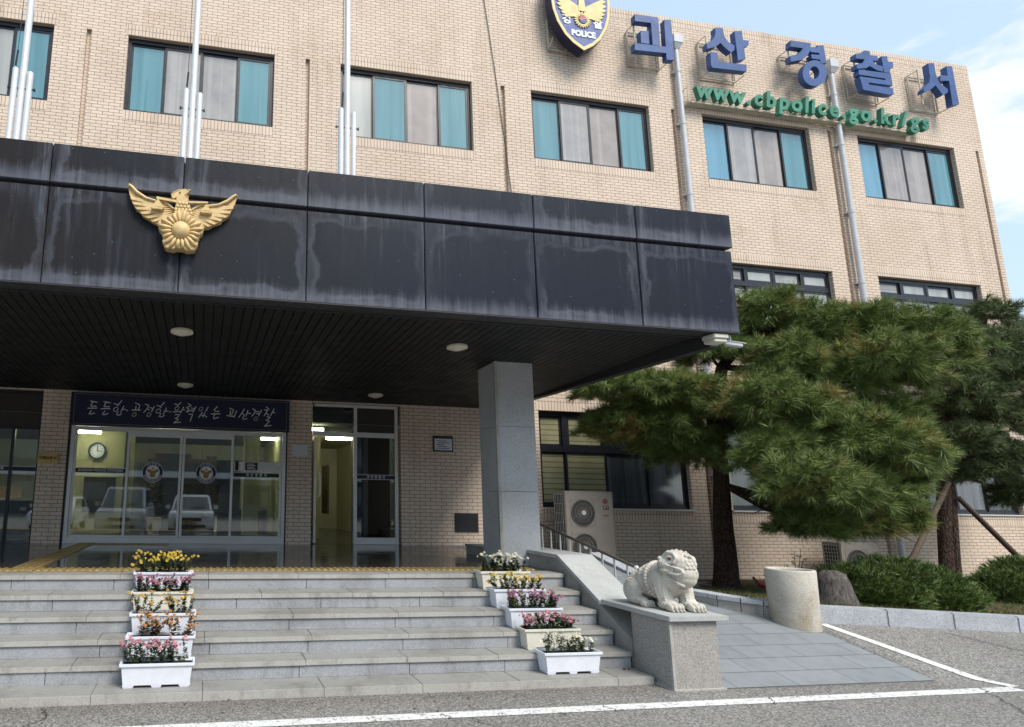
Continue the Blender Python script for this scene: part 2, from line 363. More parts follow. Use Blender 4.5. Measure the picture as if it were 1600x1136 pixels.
def bark(name, c1, c2):
    g = G(name, 0.95, 0, 0.15)
    p = g.xyz()
    v = g.vor(1.0, g.comb(g.ma('ADD', g.ma('MULTIPLY', p[0], 42.0), g.ma('MULTIPLY', g.noise(9, 3), 2.2)), g.ma('MULTIPLY', p[1], 42.0), g.ma('MULTIPLY', p[2], 7.0)), 'DISTANCE_TO_EDGE')
    n = g.noise(30, 4, 0.7)
    g.col(g.mix(g.sm(v, -0.06, 0.22), c2, g.ramp(n, (0.3, tuple(x * 0.6 for x in c1)), (0.7, c1))))
    g.bump(g.ma('ADD', g.sm(v, 0, 0.2), n), 0.9, 0.02)
    return g.m
MT['bark'] = bark('pine_bark', (0.13, 0.085, 0.065), (0.025, 0.018, 0.015))
MT['bark_grey'] = bark('grey_stump_bark', (0.20, 0.18, 0.17), (0.05, 0.045, 0.04))
MT['stake'] = plain('wooden_stake', (0.09, 0.062, 0.045), 0.85, 0, 0.3, 12)

def needles(name, cols, yel, brown_pos=0.66):
    g = G(name, 0.55, 0, 0.35)
    n = g.noise(1.3, 3, 0.6); f = g.noise(14, 3, 0.6)
    c = g.ramp(f, (0.3, cols[0]), (0.55, cols[1]), (0.75, cols[2]))
    c = g.mix(g.sm(n, brown_pos - 0.08, brown_pos + 0.06, 0.0, 0.75), c, yel)
    g.col(c)
    return g.m
MT['needle'] = needles('long_pine_needles', ((0.085, 0.135, 0.036), (0.17, 0.225, 0.06), (0.29, 0.315, 0.095)), (0.32, 0.23, 0.07), 0.63)
MT['needle_dark'] = needles('dark_pine_needles', ((0.065, 0.095, 0.038), (0.115, 0.15, 0.056), (0.19, 0.21, 0.08)), (0.12, 0.085, 0.045), 0.66)
MT['juniper'] = needles('juniper_foliage', ((0.045, 0.075, 0.022), (0.11, 0.165, 0.036), (0.20, 0.255, 0.06)), (0.16, 0.17, 0.04), 0.7)
MT['leaf'] = needles('chrysanthemum_leaves', ((0.035, 0.055, 0.022), (0.07, 0.10, 0.04), (0.12, 0.15, 0.06)), (0.14, 0.10, 0.05), 0.68)
MT['leaf_dry'] = needles('dried_chrysanthemum_leaves', ((0.10, 0.06, 0.035), (0.13, 0.09, 0.05), (0.10, 0.12, 0.05)), (0.10, 0.05, 0.03), 0.6)
MT['dry_grass'] = needles('lawn_grass', ((0.06, 0.075, 0.025), (0.10, 0.12, 0.04), (0.16, 0.17, 0.06)), (0.17, 0.13, 0.06), 0.6)
def petal(n, c): return plain(n, c, 0.6, 0, 0.3, 40)
MT['p_yellow'] = petal('yellow_petals', (0.66, 0.49, 0.07))
MT['p_pink'] = petal('pink_petals', (0.55, 0.23, 0.29))
MT['p_purple'] = petal('purple_pink_petals', (0.38, 0.15, 0.25))
MT['p_orange'] = petal('orange_petals', (0.52, 0.25, 0.09))
MT['p_gold'] = petal('golden_petals', (0.62, 0.40, 0.10))
MT['p_white'] = petal('white_petals', (0.76, 0.74, 0.62))
def bed_soil():
    g = G('needle_strewn_soil', 0.95, 0, 0.1)
    n = g.noise(35, 4, 0.7); b_ = g.noise(1.2, 4, 0.6)
    c = g.ramp(n, (0.3, (0.05, 0.035, 0.022)), (0.7, (0.16, 0.115, 0.07)))
    c = g.mix(g.sm(b_, 0.42, 0.6), c, g.ramp(n, (0.3, (0.035, 0.045, 0.018)), (0.7, (0.10, 0.12, 0.045))))
    g.col(c); g.bump(n, 0.8, 0.03); return g.m
MT['bed'] = bed_soil()
def stone_lion():
    g = G('carved_pale_granite', 0.8, 0, 0.25)
    p = g.xyz()
    n = g.noise(120, 3, 0.65); b_ = g.noise(7, 5, 0.65)
    c = g.ramp(n, (0.3, (0.46, 0.43, 0.37)), (0.7, (0.64, 0.60, 0.53)))
    c = g.mix(g.sm(b_, 0.48, 0.72, 0, 0.55), c, (0.62, 0.52, 0.40), 'MULTIPLY')
    st = g.noise(1.0, 5, 0.7, g.comb(g.ma('MULTIPLY', p[0], 30.0), g.ma('MULTIPLY', p[1], 30.0), g.ma('MULTIPLY', p[2], 4.0)))
    c = g.mix(g.sm(st, 0.56, 0.72, 0, 0.5), c, (0.45, 0.43, 0.40), 'MULTIPLY')
    g.col(c); g.bump(n, 0.35, 0.004); return g.m
MT['lion'] = stone_lion()

# ------------------------------------------------------------------ mesh helper
class MB:
    def __init__(s): s.v = []; s.f = []; s.mi = []; s.cur = 0
    def quad(s, *pts):
        i = len(s.v); s.v += [tuple(p) for p in pts]; s.f.append(tuple(range(i, i + len(pts)))); s.mi.append(s.cur)
    def box(s, x0, x1, y0, y1, z0, z1):
        i = len(s.v)
        s.v += [(x0, y0, z0), (x1, y0, z0), (x1, y1, z0), (x0, y1, z0), (x0, y0, z1), (x1, y0, z1), (x1, y1, z1), (x0, y1, z1)]
        for f in ((0, 3, 2, 1), (4, 5, 6, 7), (0, 1, 5, 4), (1, 2, 6, 5), (2, 3, 7, 6), (3, 0, 4, 7)):
            s.f.append(tuple(i + k for k in f)); s.mi.append(s.cur)
        return s
    def hexa(s, p):
        i = len(s.v); s.v += [tuple(q) for q in p]
        for f in ((0, 3, 2, 1), (4, 5, 6, 7), (0, 1, 5, 4), (1, 2, 6, 5), (2, 3, 7, 6), (3, 0, 4, 7)):
            s.f.append(tuple(i + k for k in f)); s.mi.append(s.cur)
        return s
    def tube(s, path, rad, n=10, caps=True):
        pts = [Vector(p) for p in path]
        if not isinstance(rad, (list, tuple)): rad = [rad] * len(pts)
        rings = []; prev = None
        for k, p in enumerate(pts):
            t = (pts[min(k + 1, len(pts) - 1)] - pts[max(k - 1, 0)]).normalized()
            if prev is None:
                u = t.orthogonal().normalized()
            else:
                u = (prev - t * prev.dot(t)); u = u.normalized() if u.length > 1e-6 else t.orthogonal().normalized()
            prev = u; w = t.cross(u); i = len(s.v); rings.append(i)
            for j in range(n):
                an = 2 * math.pi * j / n; s.v.append(tuple(p + (u * math.cos(an) + w * math.sin(an)) * rad[k]))
        for k in range(len(pts) - 1):
            for j in range(n):
                j2 = (j + 1) % n
                s.f.append((rings[k] + j, rings[k] + j2, rings[k + 1] + j2, rings[k + 1] + j)); s.mi.append(s.cur)
        if caps: s._caps(rings, n)
        return s
    def _caps(s, rings, n):
        for r_, rev in ((rings[0], True), (rings[-1], False)):
            i = len(s.v); s.v += s.v[r_:r_ + n]
            s.f.append(tuple(i + j for j in (reversed(range(n)) if rev else range(n)))); s.mi.append(s.cur)
    def lathe(s, cx, cy, prof, n=24):
        """prof: list of (r, z)"""
        rings = []
        for r, z in prof:
            i = len(s.v); rings.append(i)
            for j in range(n):
                an = 2 * math.pi * j / n; s.v.append((cx + r * math.cos(an), cy + r * math.sin(an), z))
        for k in range(len(prof) - 1):
            for j in range(n):
                j2 = (j + 1) % n
                s.f.append((rings[k] + j, rings[k] + j2, rings[k + 1] + j2, rings[k + 1] + j)); s.mi.append(s.cur)
        s._caps(rings, n)
        return s
    def prism(s, poly, y0, y1, holes=()):
        """polygon(s) in (x, z), extruded from y0 (front) to y1"""
        loops = [list(poly)] + [list(h) for h in holes]
        tris = tessellate_polygon([[Vector((x, z, 0)) for x, z in l] for l in loops])
        flat = [q for l in loops for q in l]
        i = len(s.v); n = len(flat)
        s.v += [(x, y0, z) for x, z in flat] + [(x, y1, z) for x, z in flat]
        for t in tris:
            A, B_, C_ = (flat[k] for k in t)
            ar = (B_[0] - A[0]) * (C_[1] - A[1]) - (B_[1] - A[1]) * (C_[0] - A[0])
            t = t if ar > 0 else t[::-1]
            s.f.append(tuple(i + k for k in t)); s.mi.append(s.cur)
            s.f.append(tuple(i + n + k for k in t[::-1])); s.mi.append(s.cur)
        o = 0
        for l in loops:
            m = len(l)
            for k in range(m):
                k2 = (k + 1) % m
                s.f.append((i + o + k, i + n + o + k, i + n + o + k2, i + o + k2)); s.mi.append(s.cur)
            o += m
        return s
    def sphere(s, c, r, nu=10, nv=7, rot=None):
        rx, ry, rz = r if isinstance(r, (tuple, list)) else (r, r, r)
        c = Vector(c); rings = []
        def P(a_, b_):
            q = Vector((rx * math.cos(a_) * math.sin(b_), ry * math.sin(a_) * math.sin(b_), rz * math.cos(b_)))
            if rot is not None: q = rot @ q
            return tuple(c + q)
        top = len(s.v); s.v.append(P(0, 0))
        for k in range(1, nv):
            rings.append(len(s.v))
            for j in range(nu): s.v.append(P(2 * math.pi * j / nu, math.pi * k / nv))
        bot = len(s.v); s.v.append(P(0, math.pi))
        for j in range(nu):
            j2 = (j + 1) % nu
            s.f.append((top, rings[0] + j, rings[0] + j2)); s.mi.append(s.cur)
            for k in range(len(rings) - 1):
                s.f.append((rings[k] + j, rings[k + 1] + j, rings[k + 1] + j2, rings[k] + j2)); s.mi.append(s.cur)
            s.f.append((rings[-1] + j, bot, rings[-1] + j2)); s.mi.append(s.cur)
        return s
    def mesh(s, name, base=(0, 0, 0)):
        me = bpy.data.meshes.new(name)
        bx, by, bz = base
        me.from_pydata([(x - bx, y - by, z - bz) for x, y, z in s.v], [], s.f)
        return me

WL = {}
def obj(name, mb, mats, parent=None, smooth=False, bevel=0.0, fix=False):
    if not isinstance(mats, (list, tuple)): mats = [mats]
    base = WL.get(parent.name, (0, 0, 0)) if parent else (0, 0, 0)
    me = mb.mesh(name, base)
    for m in mats: me.materials.append(MT[m] if isinstance(m, str) else m)
    if len(mats) > 1: me.polygons.foreach_set('material_index', mb.mi)
    if fix or bevel > 0:
        bm = bmesh.new(); bm.from_mesh(me)
        bmesh.ops.remove_doubles(bm, verts=bm.verts, dist=1e-5)
        if fix: bmesh.ops.recalc_face_normals(bm, faces=bm.faces)
        if bevel > 0:
            es = [e for e in bm.edges if len(e.link_faces) == 2 and e.calc_face_angle(0) > 0.6]
            bmesh.ops.bevel(bm, geom=es, offset=bevel, segments=2, affect='EDGES', clamp_overlap=True)
        bm.to_mesh(me); bm.free()
    if smooth: me.polygons.foreach_set('use_smooth', [len(p.vertices) <= 4 for p in me.polygons])
    me.update()
    o = bpy.data.objects.new(name, me); COL.objects.link(o)
    if parent: o.parent = parent; WL[o.name] = base
    return o
def tag(o, label, cat, group=None):
    o['label'] = label; o['category'] = cat
    if group: o['group'] = group
    return o
def struct(name, mb, mats, **k):
    o = obj(name, mb, mats, **k); o['kind'] = 'structure'; return o
def thing(name, label, cat, loc=(0, 0, 0), group=None):
    o = bpy.data.objects.new(name, None); COL.objects.link(o); o.location = loc; o.empty_display_size = 0.2
    WL[o.name] = tuple(loc); return tag(o, label, cat, group)
def copy_tree(o, parent=None):
    q = o.copy(); COL.objects.link(q); q.parent = parent
    WL[q.name] = WL.get(o.name, (0, 0, 0))
    for ch in list(o.children): copy_tree(ch, q)
    return q
def text_mb(body, size, origin, depth=0.004, bold=0.0, shear=0.0, align='CENTER', mb=None, spacing=1.0, width=None):
    """text standing in the x-z plane facing -y; origin = (x, y of the front, z)"""
    cu = bpy.data.curves.new('lettering', 'FONT'); cu.body = body; cu.size = size; cu.offset = bold; cu.shear = shear
    cu.align_x = align; cu.align_y = 'CENTER'; cu.extrude = depth / 2; cu.space_character = spacing; cu.resolution_u = 3
    o = bpy.data.objects.new('lettering', cu); COL.objects.link(o)
    dg = bpy.context.evaluated_depsgraph_get(); me = bpy.data.meshes.new_from_object(o.evaluated_get(dg))
    mb = mb or MB(); i = len(mb.v); ox, oy, oz = origin
    k = 1.0
    if width:
        xs = [v.co.x for v in me.vertices]; k = width / (max(xs) - min(xs))
    for v in me.vertices: mb.v.append((ox + v.co.x * k, oy + depth / 2 - v.co.z, oz + v.co.y))
    for p in me.polygons: mb.f.append(tuple(i + q for q in p.vertices)); mb.mi.append(mb.cur)
    bpy.data.objects.remove(o); bpy.data.curves.remove(cu); bpy.data.meshes.remove(me)
    return mb
def wall_holes(mb, x0, x1, z0, z1, y, holes):
    xs = sorted({x0, x1, *[h[0] for h in holes], *[h[1] for h in holes]}); zs = sorted({z0, z1, *[h[2] for h in holes], *[h[3] for h in holes]})
    for i in range(len(xs) - 1):
        for j in range(len(zs) - 1):
            cx, cz = (xs[i] + xs[i + 1]) / 2, (zs[j] + zs[j + 1]) / 2
            if any(h[0] < cx < h[1] and h[2] < cz < h[3] for h in holes): continue
            mb.quad((xs[i], y, zs[j]), (xs[i + 1], y, zs[j]), (xs[i + 1], y, zs[j + 1]), (xs[i], y, zs[j + 1]))
    for h in holes:
        a0, a1, b0, b1, d = h[:5]; e = y + d
        mb.quad((a0, y, b0), (a0, y, b1), (a0, e, b1), (a0, e, b0)); mb.quad((a1, y, b0), (a1, e, b0), (a1, e, b1), (a1, y, b1))
        mb.quad((a0, y, b1), (a1, y, b1), (a1, e, b1), (a0, e, b1)); mb.quad((a0, y, b0), (a0, e, b0), (a1, e, b0), (a1, y, b0))
        if len(h) > 5: mb.quad((a0, e, b0), (a1, e, b0), (a1, e, b1), (a0, e, b1))
LETTERS={'괴': [[(9.016,12.346),(9.607,12.359),(9.586,11.635),(9.399,11.639),(9.407,12.187),(9.011,12.17)],[(9.128,11.949),(9.329,11.971),(9.316,11.641),(9.115,11.641)],[(8.953,11.615),(9.751,11.639),(9.735,11.481),(8.945,11.442)],[(9.753,12.33),(9.933,12.36),(9.905,11.338),(9.72,11.318)]],'산': [[(11.052,12.338),(11.254,12.366),(11.273,12.155),(11.346,12.026),(11.513,11.943),(11.499,11.833),(11.402,11.753),(11.259,11.849),(11.152,11.962),(11.005,11.831),(10.79,11.755),(10.791,11.901),(10.935,11.982),(11.018,12.093),(11.053,12.207)],[(11.56,12.333),(11.764,12.366),(11.761,12.124),(11.916,12.144),(11.895,12.018),(11.769,11.951),(11.767,11.651),(11.563,11.577)],[(10.858,11.679),(11.045,11.698),(11.04,11.468),(11.778,11.493),(11.757,11.327),(10.868,11.293),(10.843,11.357)]],'경': [[(13.068,12.33),(13.613,12.34),(13.575,12.153),(13.471,11.986),(13.314,11.853),(12.988,11.762),(12.994,11.913),(13.165,11.973),(13.295,12.063),(13.38,12.17),(13.035,12.164)],[(13.787,12.31),(13.972,12.345),(13.989,11.872),(13.817,11.85),(13.816,11.935),(13.586,11.937),(13.588,12.042),(13.819,12.062),(13.817,12.115),(13.578,12.106),(13.588,12.241),(13.794,12.26)]],'경O': [[(13.954,11.61),(13.934,11.532),(13.897,11.456),(13.847,11.385),(13.785,11.323),(13.714,11.273),(13.639,11.237),(13.563,11.218),(13.489,11.216),(13.422,11.231),(13.364,11.262),(13.319,11.308),(13.289,11.367),(13.275,11.436),(13.277,11.511),(13.297,11.588),(13.333,11.665),(13.382,11.736),(13.444,11.799),(13.514,11.85),(13.59,11.886),(13.667,11.906),(13.741,11.909),(13.809,11.894),(13.868,11.863),(13.913,11.816),(13.944,11.756),(13.958,11.686)],[(13.743,11.591),(13.734,11.553),(13.719,11.515),(13.697,11.481),(13.672,11.451),(13.643,11.428),(13.612,11.411),(13.581,11.402),(13.551,11.402),(13.524,11.41),(13.501,11.427),(13.484,11.45),(13.472,11.479),(13.467,11.513),(13.469,11.55),(13.478,11.588),(13.494,11.625),(13.515,11.66),(13.54,11.689),(13.569,11.713),(13.6,11.73),(13.631,11.739),(13.661,11.739),(13.689,11.731),(13.712,11.715),(13.729,11.691),(13.741,11.662),(13.746,11.628)]],'찰': [[(14.858,12.256),(15.027,12.292),(15.125,12.384),(15.281,12.389),(15.272,12.281),(15.49,12.286),(15.478,12.158),(15.321,12.144),(15.378,12.056),(15.599,12.022),(15.574,11.88),(15.411,11.894),(15.211,11.983),(15.106,11.91),(14.831,11.854),(14.842,11.976),(15.024,12.032),(15.094,12.138),(14.847,12.13)],[(15.607,12.304),(15.778,12.33),(15.773,12.183),(15.921,12.196),(15.906,12.052),(15.782,12.001),(15.787,11.88),(15.604,11.876)],[(14.88,11.838),(15.8,11.869),(15.798,11.548),(15.112,11.53),(15.103,11.476),(15.795,11.475),(15.781,11.312),(15.612,11.288),(14.923,11.314),(14.874,11.658),(15.608,11.664),(15.615,11.707),(14.867,11.703)]],'서': [[(16.973,12.317),(17.151,12.349),(17.149,12.136),(17.163,11.955),(17.216,11.816),(17.431,11.682),(17.412,11.588),(17.251,11.493),(17.081,11.741),(16.959,11.633),(16.692,11.487),(16.701,11.587),(16.91,11.79),(16.964,11.962)],[(17.52,12.321),(17.699,12.348),(17.7,11.318),(17.496,11.263),(17.521,11.924),(17.238,11.877),(17.301,12.039),(17.512,12.061)]]}
SLOGAN=[[(-1.931,3.199),(-1.82,3.181)],[(-1.893,3.182),(-1.921,3.115),(-1.898,3.108),(-1.832,3.115)],[(-1.966,3.072),(-1.818,3.081)],[(-1.904,3.034),(-1.939,2.979),(-1.91,2.97),(-1.849,2.995)],[(-1.713,3.2),(-1.601,3.181)],[(-1.675,3.182),(-1.703,3.115),(-1.681,3.108),(-1.614,3.115)],[(-1.749,3.072),(-1.6,3.08)],[(-1.686,3.033),(-1.722,2.978),(-1.693,2.97),(-1.631,2.995)],[(-1.541,3.169),(-1.493,3.157),(-1.467,3.137)],[(-1.418,3.227),(-1.48,3.14)],[(-1.471,3.073),(-1.481,3.054),(-1.498,3.039),(-1.517,3.033),(-1.534,3.038),(-1.543,3.051),(-1.543,3.07),(-1.533,3.089),(-1.517,3.104),(-1.497,3.11),(-1.481,3.105),(-1.471,3.092),(-1.471,3.073)],[(-1.378,3.132),(-1.422,3.024)],[(-1.403,3.076),(-1.346,3.078)],[(-1.467,3.031),(-1.486,2.98),(-1.446,2.973),(-1.409,2.998)],[(-1.322,3.055),(-1.308,3.066)],[(-1.189,3.196),(-1.113,3.168),(-1.118,3.126),(-1.131,3.092)],[(-1.172,3.141),(-1.179,3.08)],[(-1.238,3.07),(-1.096,3.076)],[(-1.162,2.996),(-1.17,2.979),(-1.185,2.966),(-1.202,2.961),(-1.217,2.965),(-1.225,2.977),(-1.225,2.993),(-1.216,3.01),(-1.201,3.023),(-1.184,3.028),(-1.17,3.024),(-1.161,3.012),(-1.162,2.996)],[(-1.017,3.184),(-0.958,3.162),(-0.989,3.101),(-1.036,3.036)],[(-0.984,3.11),(-0.948,3.083)],[(-0.939,3.127),(-0.896,3.116)],[(-0.865,3.148),(-0.906,3.061)],[(-0.918,3.003),(-0.926,2.987),(-0.941,2.975),(-0.957,2.97),(-0.972,2.973),(-0.98,2.985),(-0.979,3.001),(-0.971,3.017),(-0.956,3.029),(-0.94,3.034),(-0.925,3.031),(-0.917,3.019),(-0.918,3.003)],[(-0.825,3.17),(-0.776,3.158),(-0.75,3.138)],[(-0.699,3.228),(-0.764,3.141)],[(-0.755,3.073),(-0.765,3.053),(-0.783,3.039),(-0.803,3.033),(-0.82,3.037),(-0.829,3.051),(-0.829,3.07),(-0.818,3.089),(-0.801,3.104),(-0.781,3.11),(-0.764,3.106),(-0.755,3.092),(-0.755,3.073)],[(-0.659,3.133),(-0.705,3.024)],[(-0.685,3.076),(-0.627,3.078)],[(-0.752,3.03),(-0.772,2.979),(-0.731,2.971),(-0.692,2.997)],[(-0.601,3.061),(-0.586,3.072)],[(-0.525,3.208),(-0.466,3.195)],[(-0.418,3.237),(-0.471,3.181)],[(-0.446,3.134),(-0.455,3.116),(-0.47,3.104),(-0.488,3.098),(-0.503,3.102),(-0.511,3.114),(-0.511,3.131),(-0.502,3.148),(-0.486,3.161),(-0.469,3.166),(-0.454,3.162),(-0.445,3.15),(-0.446,3.134)],[(-0.547,3.067),(-0.41,3.08)],[(-0.365,3.161),(-0.416,3.051)],[(-0.389,3.112),(-0.345,3.114)],[(-0.504,3.021),(-0.428,3.024),(-0.45,2.984),(-0.506,2.952),(-0.438,2.942),(-0.525,2.875),(-0.404,2.894)],[(-0.292,3.224),(-0.238,3.191),(-0.318,3.151),(-0.272,3.126),(-0.32,3.073),(-0.236,3.1)],[(-0.23,3.149),(-0.183,3.139)],[(-0.237,3.112),(-0.193,3.105)],[(-0.157,3.176),(-0.203,3.072)],[(-0.272,3.039),(-0.205,3.038),(-0.222,2.981),(-0.242,2.917)],[(-0.034,3.139),(-0.043,3.123),(-0.058,3.111),(-0.074,3.106),(-0.088,3.109),(-0.096,3.121),(-0.096,3.136),(-0.087,3.152),(-0.072,3.164),(-0.056,3.169),(-0.042,3.166),(-0.034,3.155),(-0.034,3.139)],[(0.057,3.179),(0.019,3.099)],[(-0.042,3.081),(-0.099,2.986)],[(-0.064,3.044),(-0.02,3.0)],[(0.005,3.074),(-0.032,3.012)],[(-0.013,3.041),(0.042,2.997)],[(0.217,3.192),(0.16,3.129),(0.181,3.107),(0.25,3.11)],[(0.116,3.06),(0.27,3.067)],[(0.181,3.057),(0.154,3.002),(0.167,2.973),(0.243,3.003)],[(0.433,3.177),(0.506,3.143),(0.473,3.057)],[(0.452,3.129),(0.443,3.059)],[(0.39,3.04),(0.522,3.028)],[(0.56,3.133),(0.516,3.016)],[(0.694,3.169),(0.652,3.094),(0.6,3.017)],[(0.652,3.1),(0.695,3.062)],[(0.759,3.148),(0.726,3.043)],[(0.742,3.098),(0.809,3.095)],[(0.69,3.047),(0.671,2.992),(0.698,2.984),(0.745,3.003)],[(0.842,3.182),(0.892,3.153),(0.875,3.103),(0.834,3.047)],[(0.916,3.136),(0.957,3.129)],[(0.905,3.099),(0.951,3.092)],[(1.001,3.164),(0.952,3.06)],[(0.935,3.006),(0.926,2.99),(0.912,2.978),(0.895,2.974),(0.881,2.977),(0.874,2.988),(0.875,3.003),(0.883,3.019),(0.898,3.031),(0.914,3.035),(0.928,3.032),(0.936,3.021),(0.935,3.006)],[(1.084,3.225),(1.135,3.182)],[(1.055,3.17),(1.119,3.163)],[(1.107,3.162),(1.052,3.064)],[(1.088,3.112),(1.129,3.075)],[(1.226,3.192),(1.168,3.076)],[(1.197,3.129),(1.243,3.126)],[(1.102,3.051),(1.165,3.038),(1.085,2.983),(1.153,2.968),(1.058,2.876),(1.181,2.893)]]
EAGLE={'wingL': [(-0.805,4.506),(-0.786,4.517),(-0.769,4.496),(-0.721,4.443),(-0.637,4.394),(-0.531,4.374),(-0.432,4.353),(-0.364,4.302),(-0.351,4.214),(-0.422,4.171),(-0.501,4.146),(-0.551,4.159),(-0.597,4.188),(-0.659,4.22),(-0.677,4.252),(-0.718,4.275),(-0.735,4.308),(-0.763,4.352),(-0.771,4.376),(-0.787,4.41)],'head': [(-0.394,4.415),(-0.404,4.441),(-0.385,4.469),(-0.341,4.495),(-0.284,4.506),(-0.234,4.505),(-0.245,4.481),(-0.273,4.453),(-0.247,4.431),(-0.241,4.395),(-0.206,4.273),(-0.194,4.194),(-0.373,4.176),(-0.361,4.257),(-0.356,4.383),(-0.354,4.42),(-0.378,4.408)]}
MT['ivory_yellow'] = plain('pale_yellow_paint', (0.66, 0.53, 0.22), 0.5, 0, 0.12, 5)
MT['shield_blue'] = plain('shield_blue_paint', (0.05, 0.085, 0.28), 0.5, 0, 0.12, 3)
MT['pupil'] = plain('brown_eye_stain', (0.09, 0.06, 0.052), 0.7)
MT['rail_dark'] = plain('weathered_rail', (0.13, 0.115, 0.10), 0.4, 0.4)
MT['cabinet_shadow'] = plain('fan_recess_beige', (0.22, 0.20, 0.175), 0.6)
MT['guard_grey'] = plain('fan_guard_grey', (0.20, 0.19, 0.175), 0.5)
MT['brown_ink'] = plain('brown_print', (0.14, 0.07, 0.055), 0.6)
MT['opposite_wall'] = plain('opposite_render', (0.085, 0.09, 0.10), 0.8, 0, 0.3, .5)
MT['car_silver'] = plain('silver_car_paint', (0.50, 0.52, 0.54), 0.25, 0.3, 0.03)
MT['car_white'] = plain('white_car_paint', (0.72, 0.73, 0.74), 0.25, 0.0, 0.03)
MT['headlight'] = plain('headlight_glass', (0.6, 0.62, 0.64), 0.1)
def stump_bark():
    g = G('weathered_stump_wood', 0.95, 0, 0.1); p = g.xyz()
    f = g.noise(1.0, 6, 0.75, g.comb(g.ma('MULTIPLY', p[0], 34.0), g.ma('MULTIPLY', p[1], 34.0), g.ma('MULTIPLY', p[2], 5.0)))
    g.col(g.ramp(f, (0.32, (0.035, 0.03, 0.028)), (0.55, (0.15, 0.135, 0.125)), (0.75, (0.26, 0.24, 0.22)))); g.bump(f, 1.0, 0.03); return g.m
MT['stump'] = stump_bark()
MT['logo_red'] = plain('faded_red_logo', (0.20, 0.06, 0.06), 0.6)

# ================================================================== SETTING
YF = 10.72          # facade plane
def ground_h(x, y):
    if x < 7.05 or y < 5.056: return 0.0
    f = max(0.0, 1 - max(0.0, x - 7.2) / 5.0)
    return 0.22 * (min(y, 6.7) - 5.056) * f
def lin(a_, b_, n): return [a_ + (b_ - a_) * k / n for k in range(n + 1)]
gx = sorted(set([-70, -30, -12] + lin(-6, 6.8, 16) + [7.04, 7.055] + lin(7.2, 12.2, 20) + [14, 18, 30, 60, 140]))
gy = sorted(set([-90, -40, -15, -6, -2] + lin(0, 5.0, 10) + lin(5.056, 6.7, 12) + [7.5, 9, 12, 20, 45, 120]))
mb = MB(); idx = {}
for i, x in enumerate(gx):
    for j, y in enumerate(gy):
        idx[i, j] = len(mb.v); mb.v.append((x, y, ground_h(x, y)))
for i in range(len(gx) - 1):
    for j in range(len(gy) - 1):
        mb.f.append((idx[i, j], idx[i + 1, j], idx[i + 1, j + 1], idx[i, j + 1])); mb.mi.append(0)
struct('asphalt_ground', mb, 'asphalt', smooth=True)
# painted lines (one along the steps, one up beside the ramp)
mb = MB()
def strip(mb, pts, w, dz=0.004, n=10):
    for (xa, ya), (xb, yb) in zip(pts[:-1], pts[1:]):
        d = Vector((xb - xa, yb - ya)).normalized(); pn = Vector((-d.y, d.x)) * w / 2
        for k in range(n):
            t0, t1 = k / n, (k + 1) / n
            q = []
            for t, sgn in ((t0, -1), (t1, -1), (t1, 1), (t0, 1)):
                x = xa + (xb - xa) * t + pn.x * sgn; y = ya + (yb - ya) * t + pn.y * sgn
                q.append((x, y, ground_h(x, y) + dz))
            mb.quad(*q)
strip(mb, [(-12, 4.63), (1.0, 4.70), (7.55, 4.75)], 0.125)
struct('white_road_line', mb, 'paint')
mb = MB(); strip(mb, [(7.60, 4.80), (7.53, 5.2), (7.42, 5.8), (7.30, 6.30)], 0.13, 0.006, 8)
struct('white_road_line', mb, 'paint')
mb = MB()
def crack(pts, w):
    rnd = random.Random(len(pts)); q = []
    for (xa, ya), (xb, yb) in zip(pts[:-1], pts[1:]):
        for k in range(14):
            t = k / 14; q.append((xa + (xb - xa) * t + rnd.uniform(-.02, .02), ya + (yb - ya) * t + rnd.uniform(-.02, .02)))
    q.append(pts[-1])
    strip(mb, q, w, 0.009, 1)
crack([(8.9, 6.2), (9.13, 5.65), (10.2, 5.0)], 0.014); crack([(7.2, 4.8), (6.75, 4.25), (6.5, 3.9)], 0.009); crack([(-1.12, 5.2), (-1.05, 4.98), (-1.18, 4.78), (-1.1, 4.5)], 0.008); crack([(2.1, 4.63), (2.3, 4.2), (3.1, 3.9)], 0.006); crack([(3.3, 4.75), (3.36, 4.6)], .005); crack([(4.9, 4.78), (4.8, 4.62)], .005); crack([(1.9, 4.72), (1.96, 4.62)], .005)
struct('asphalt_crack', mb, 'joint')
# ramp
mb = MB(); RS = 0.2206
def rz(y): return max(0.0, RS * (y - 5.056))
outl = [(4.74, 5.056), (7.05, 5.056), (7.05, 6.25), (6.90, 6.44), (6.72, 6.52), (6.54, 6.65), (6.38, 6.82), (6.26, 7.04), (6.16, 7.32), (6.09, 7.66), (6.06, 8.78), (4.74, 8.78)]
no = len(outl); mb.v += [(x, y, rz(y) + .006) for x, y in outl] + [(x, y, -.1) for x, y in outl]
for t_ in tessellate_polygon([[Vector((x, y, 0)) for x, y in outl]]): mb.f.append(tuple(t_)); mb.mi.append(0)
for k in range(no): mb.f.append((k, k + no, (k + 1) % no + no, (k + 1) % no)); mb.mi.append(0)
struct('ramp', mb, 'ramp', fix=True)
mb = MB(); mb.box(4.45, 6.2, 8.78, YF, 0.0, 0.8205); struct('ramp_landing', mb, 'ramp')
